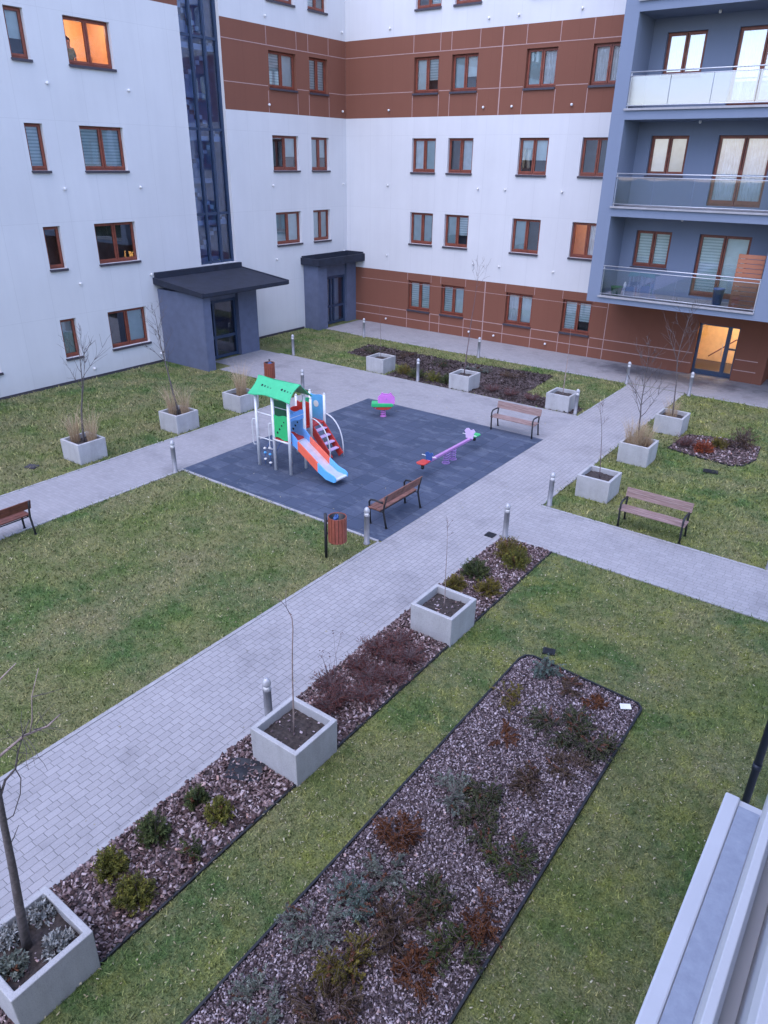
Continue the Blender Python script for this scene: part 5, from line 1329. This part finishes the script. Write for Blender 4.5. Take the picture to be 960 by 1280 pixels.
for s, mt, mh in ((-1, 'p_red', 'p_navy'), (1, 'p_green', 'p_pink')):
    mb = MB(); mb.prism([(s*1.24, -.13), (s*1.56, -.15), (s*1.62, -.07), (s*1.62, .07), (s*1.56, .15), (s*1.24, .13)], 'z', .395, .425); mb.build('seat', M[mt], t, bevel=.008)
    mb = MB(); q = .72 if s < 0 else .95
    mb.prism([(a*q, .39+(b-.55)*q) for a, b in [(-.13, .55), (-.15, .72), (-.20, .80), (-.12, .88), (-.03, .82), (.05, .88), (.13, .86), (.19, .78), (.14, .70), (.13, .55)]], 'x', s*1.13-.015, s*1.13+.015); mb.tube([(s*1.13, -.24, .50), (s*1.13, .24, .50)], .014, 8, 1)
    mb.build('handle_plate', [M[mh] if s < 0 else M['p_lav'], M['p_white']], t)
    mb = MB(); mb.lathe([(.04, .22), (.05, .25), (.05, .31), (.025, .33)], (s*1.45, 0, 0), 10); mb.beam((s*1.45, 0, .32), (s*1.45, 0, .40), .035, .035); mb.build('bumper', M['black_metal'], t)

# ------------------------------------------------------------------ covers, card
def cover(loc, sx, sy, rz, label, name='manhole_cover', mat='black_metal', cat='cover'):
    mb = MB(); mb.box(-sx, sx, -sy, sy, .0, .03); mb.box(-sx*.8, sx*.8, -sy*.8, sy*.8, .03, .036)
    for k in range(4): mb.box(-sx*.7, sx*.7, -sy*.6+k*sy*.4-.01, -sy*.6+k*sy*.4+.01, .036, .042)
    o = mb.build(name, M[mat]); o.location = (loc[0], loc[1], .005); o.rotation_euler = (0, 0, rz); return tag(o, label, cat)
cover((-3.80, 10.38), .11, .09, .3, 'small black cover in the grass just past the far end of the large bed')
cover((-3.71, 21.19), .20, .13, .2, 'dark cover in the right lawn below the bed with the red shrub')
cover((-19.29, 9.34), .16, .13, .4, 'dull grey cover in the grass of the left lawn near its planter', mat='sill')
cover((-6.86, 13.74), .11, .11, 0, 'square black drain grate in the path corner at the foot of a bollard', 'drain_grate', cat='drain')
mb = MB(); n = 10
for i in range(n):
    for j in range(n):
        q = [(-.26+.52*(i+a)/n, -.20+.40*(j+b)/n) for a, b in ((0,0),(1,0),(1,1),(0,1))]
        mb.poly([(x, y, .045+.03*noise.noise(Vector((x*7, y*7, 2)))) for x, y in q], 0, True)
o = mb.build('weed_membrane', M['edging']); o.location = (-6.1, 5.05, .01); o.rotation_euler = (0, 0, .5); tag(o, 'patch of black membrane showing through the bark below the sapling planter', 'membrane')
mb = MB(); mb.box(-.085, .085, -.06, .06, 0, .006); o = mb.build('card', M['card']); o.location = (-2.15, 9.70, .085); o.rotation_euler = (R(4), R(-5), .5)
tag(o, 'white card lying in the far right corner of the large bed', 'card')

# ------------------------------------------------------------------ person standing in the lit window
px_, py_, fz = XL-.62, 17.36, 9.98
sk = [(0,0,.98),(0,0,1.18),(0,0,1.40),(.01,0,1.49),(.03,0,1.60),(.03,0,1.70), (0,.16,1.41),(.03,.23,1.15),(.16,.16,1.0), (0,-.16,1.41),(.02,-.24,1.14),(.10,-.22,.90), (0,.09,.92),(.01,.10,.50),(0,.10,.08),(.12,.11,.03), (0,-.09,.92),(.01,-.10,.50),(0,-.10,.08),(.12,-.11,.03)]
se = [(0,1),(1,2),(2,3),(3,4),(4,5),(2,6),(6,7),(7,8),(2,9),(9,10),(10,11),(0,12),(12,13),(13,14),(14,15),(0,16),(16,17),(17,18),(18,19)]
sr = [.15,.13,.14,.055,.095,.085,.06,.045,.035,.06,.045,.035,.09,.06,.045,.035,.09,.06,.045,.035]
def skin_obj(name, vs, es, rs, mat, parent, lvl=2):
    me = bpy.data.meshes.new(name); me.from_pydata(vs, es, []); me.materials.append(mat); o = bpy.data.objects.new(name, me); C.objects.link(o)
    m = o.modifiers.new('skin', 'SKIN'); ly = me.skin_vertices[0] if len(me.skin_vertices) else None
    if ly is None:
        bm = bmesh.new(); bm.from_mesh(me); bm.verts.layers.skin.verify(); bm.to_mesh(me); bm.free(); ly = me.skin_vertices[0]
    for i, r_ in enumerate(rs): ly.data[i].radius = (r_, r_)
    ly.data[0].use_root = True
    s = o.modifiers.new('sub', 'SUBSURF'); s.levels = lvl; s.render_levels = lvl
    o.parent = parent; return o
pe = thing('person', (px_, py_, fz), 'dark-haired person in a grey-green top standing inside the lit orange window', 'person')
skin_obj('body', sk, se, sr, simple('skin', (.45, .22, .15), .6), pe)
gv = [(0,0,.95),(0,0,1.18),(0,0,1.42),(0,.165,1.42),(.03,.235,1.17),(0,-.165,1.42),(.02,-.245,1.17)]
skin_obj('top', gv, [(0,1),(1,2),(2,3),(3,4),(2,5),(5,6)], [.17,.155,.155,.075,.06,.075,.06], simple('cloth_green_grey', (.16, .18, .13), .9), pe)
mb = MB()
for i in range(9):
    a0 = PI*i/8
hm = bmesh.new(); bmesh.ops.create_uvsphere(hm, u_segments=16, v_segments=10, radius=.125)
for v in hm.verts:
    v.co = Vector((v.co.x*.95-.025, v.co.y*1.0, v.co.z*1.12+1.675))
bmesh.ops.delete(hm, geom=[v for v in hm.verts if v.co.x > .045 and v.co.z < 1.72], context='VERTS')
me = bpy.data.meshes.new('hair'); hm.to_mesh(me); hm.free(); me.materials.append(M['frame']); ho = bpy.data.objects.new('hair', me); C.objects.link(ho); ho.parent = pe
mb = MB(); mb.lathe([(.05, 0), (.07, .02), (.085, .14), (.09, .15)], (0, 0, 0), 12, 0)
fp = thing('potted_flower', (XL-.38, 18.05, 10.88), 'single flower in a pot on the sill of the lit orange window', 'flower')
mb.build('pot', M['wood_bin'], fp)
mb = MB(); mb.tube([(0, 0, .12), (.01, .02, .3), (0, -.05, .48)], [.012, .010, .008], 6); mb.tube([(0, 0, .12), (.0, .06, .25), (0, .10, .33)], [.008, .006, .004], 5); mb.build('stem', M['f_dark'], fp)
mb = MB(); mb.lathe([(.01, -.03), (.045, 0), (.04, .03), (.01, .05)], (0, -.05, .50), 9); mb.build('bloom', M['p_red'], fp)
# mark the shared meshes of parts the photograph cannot separate
bpy.context.view_layer.update()
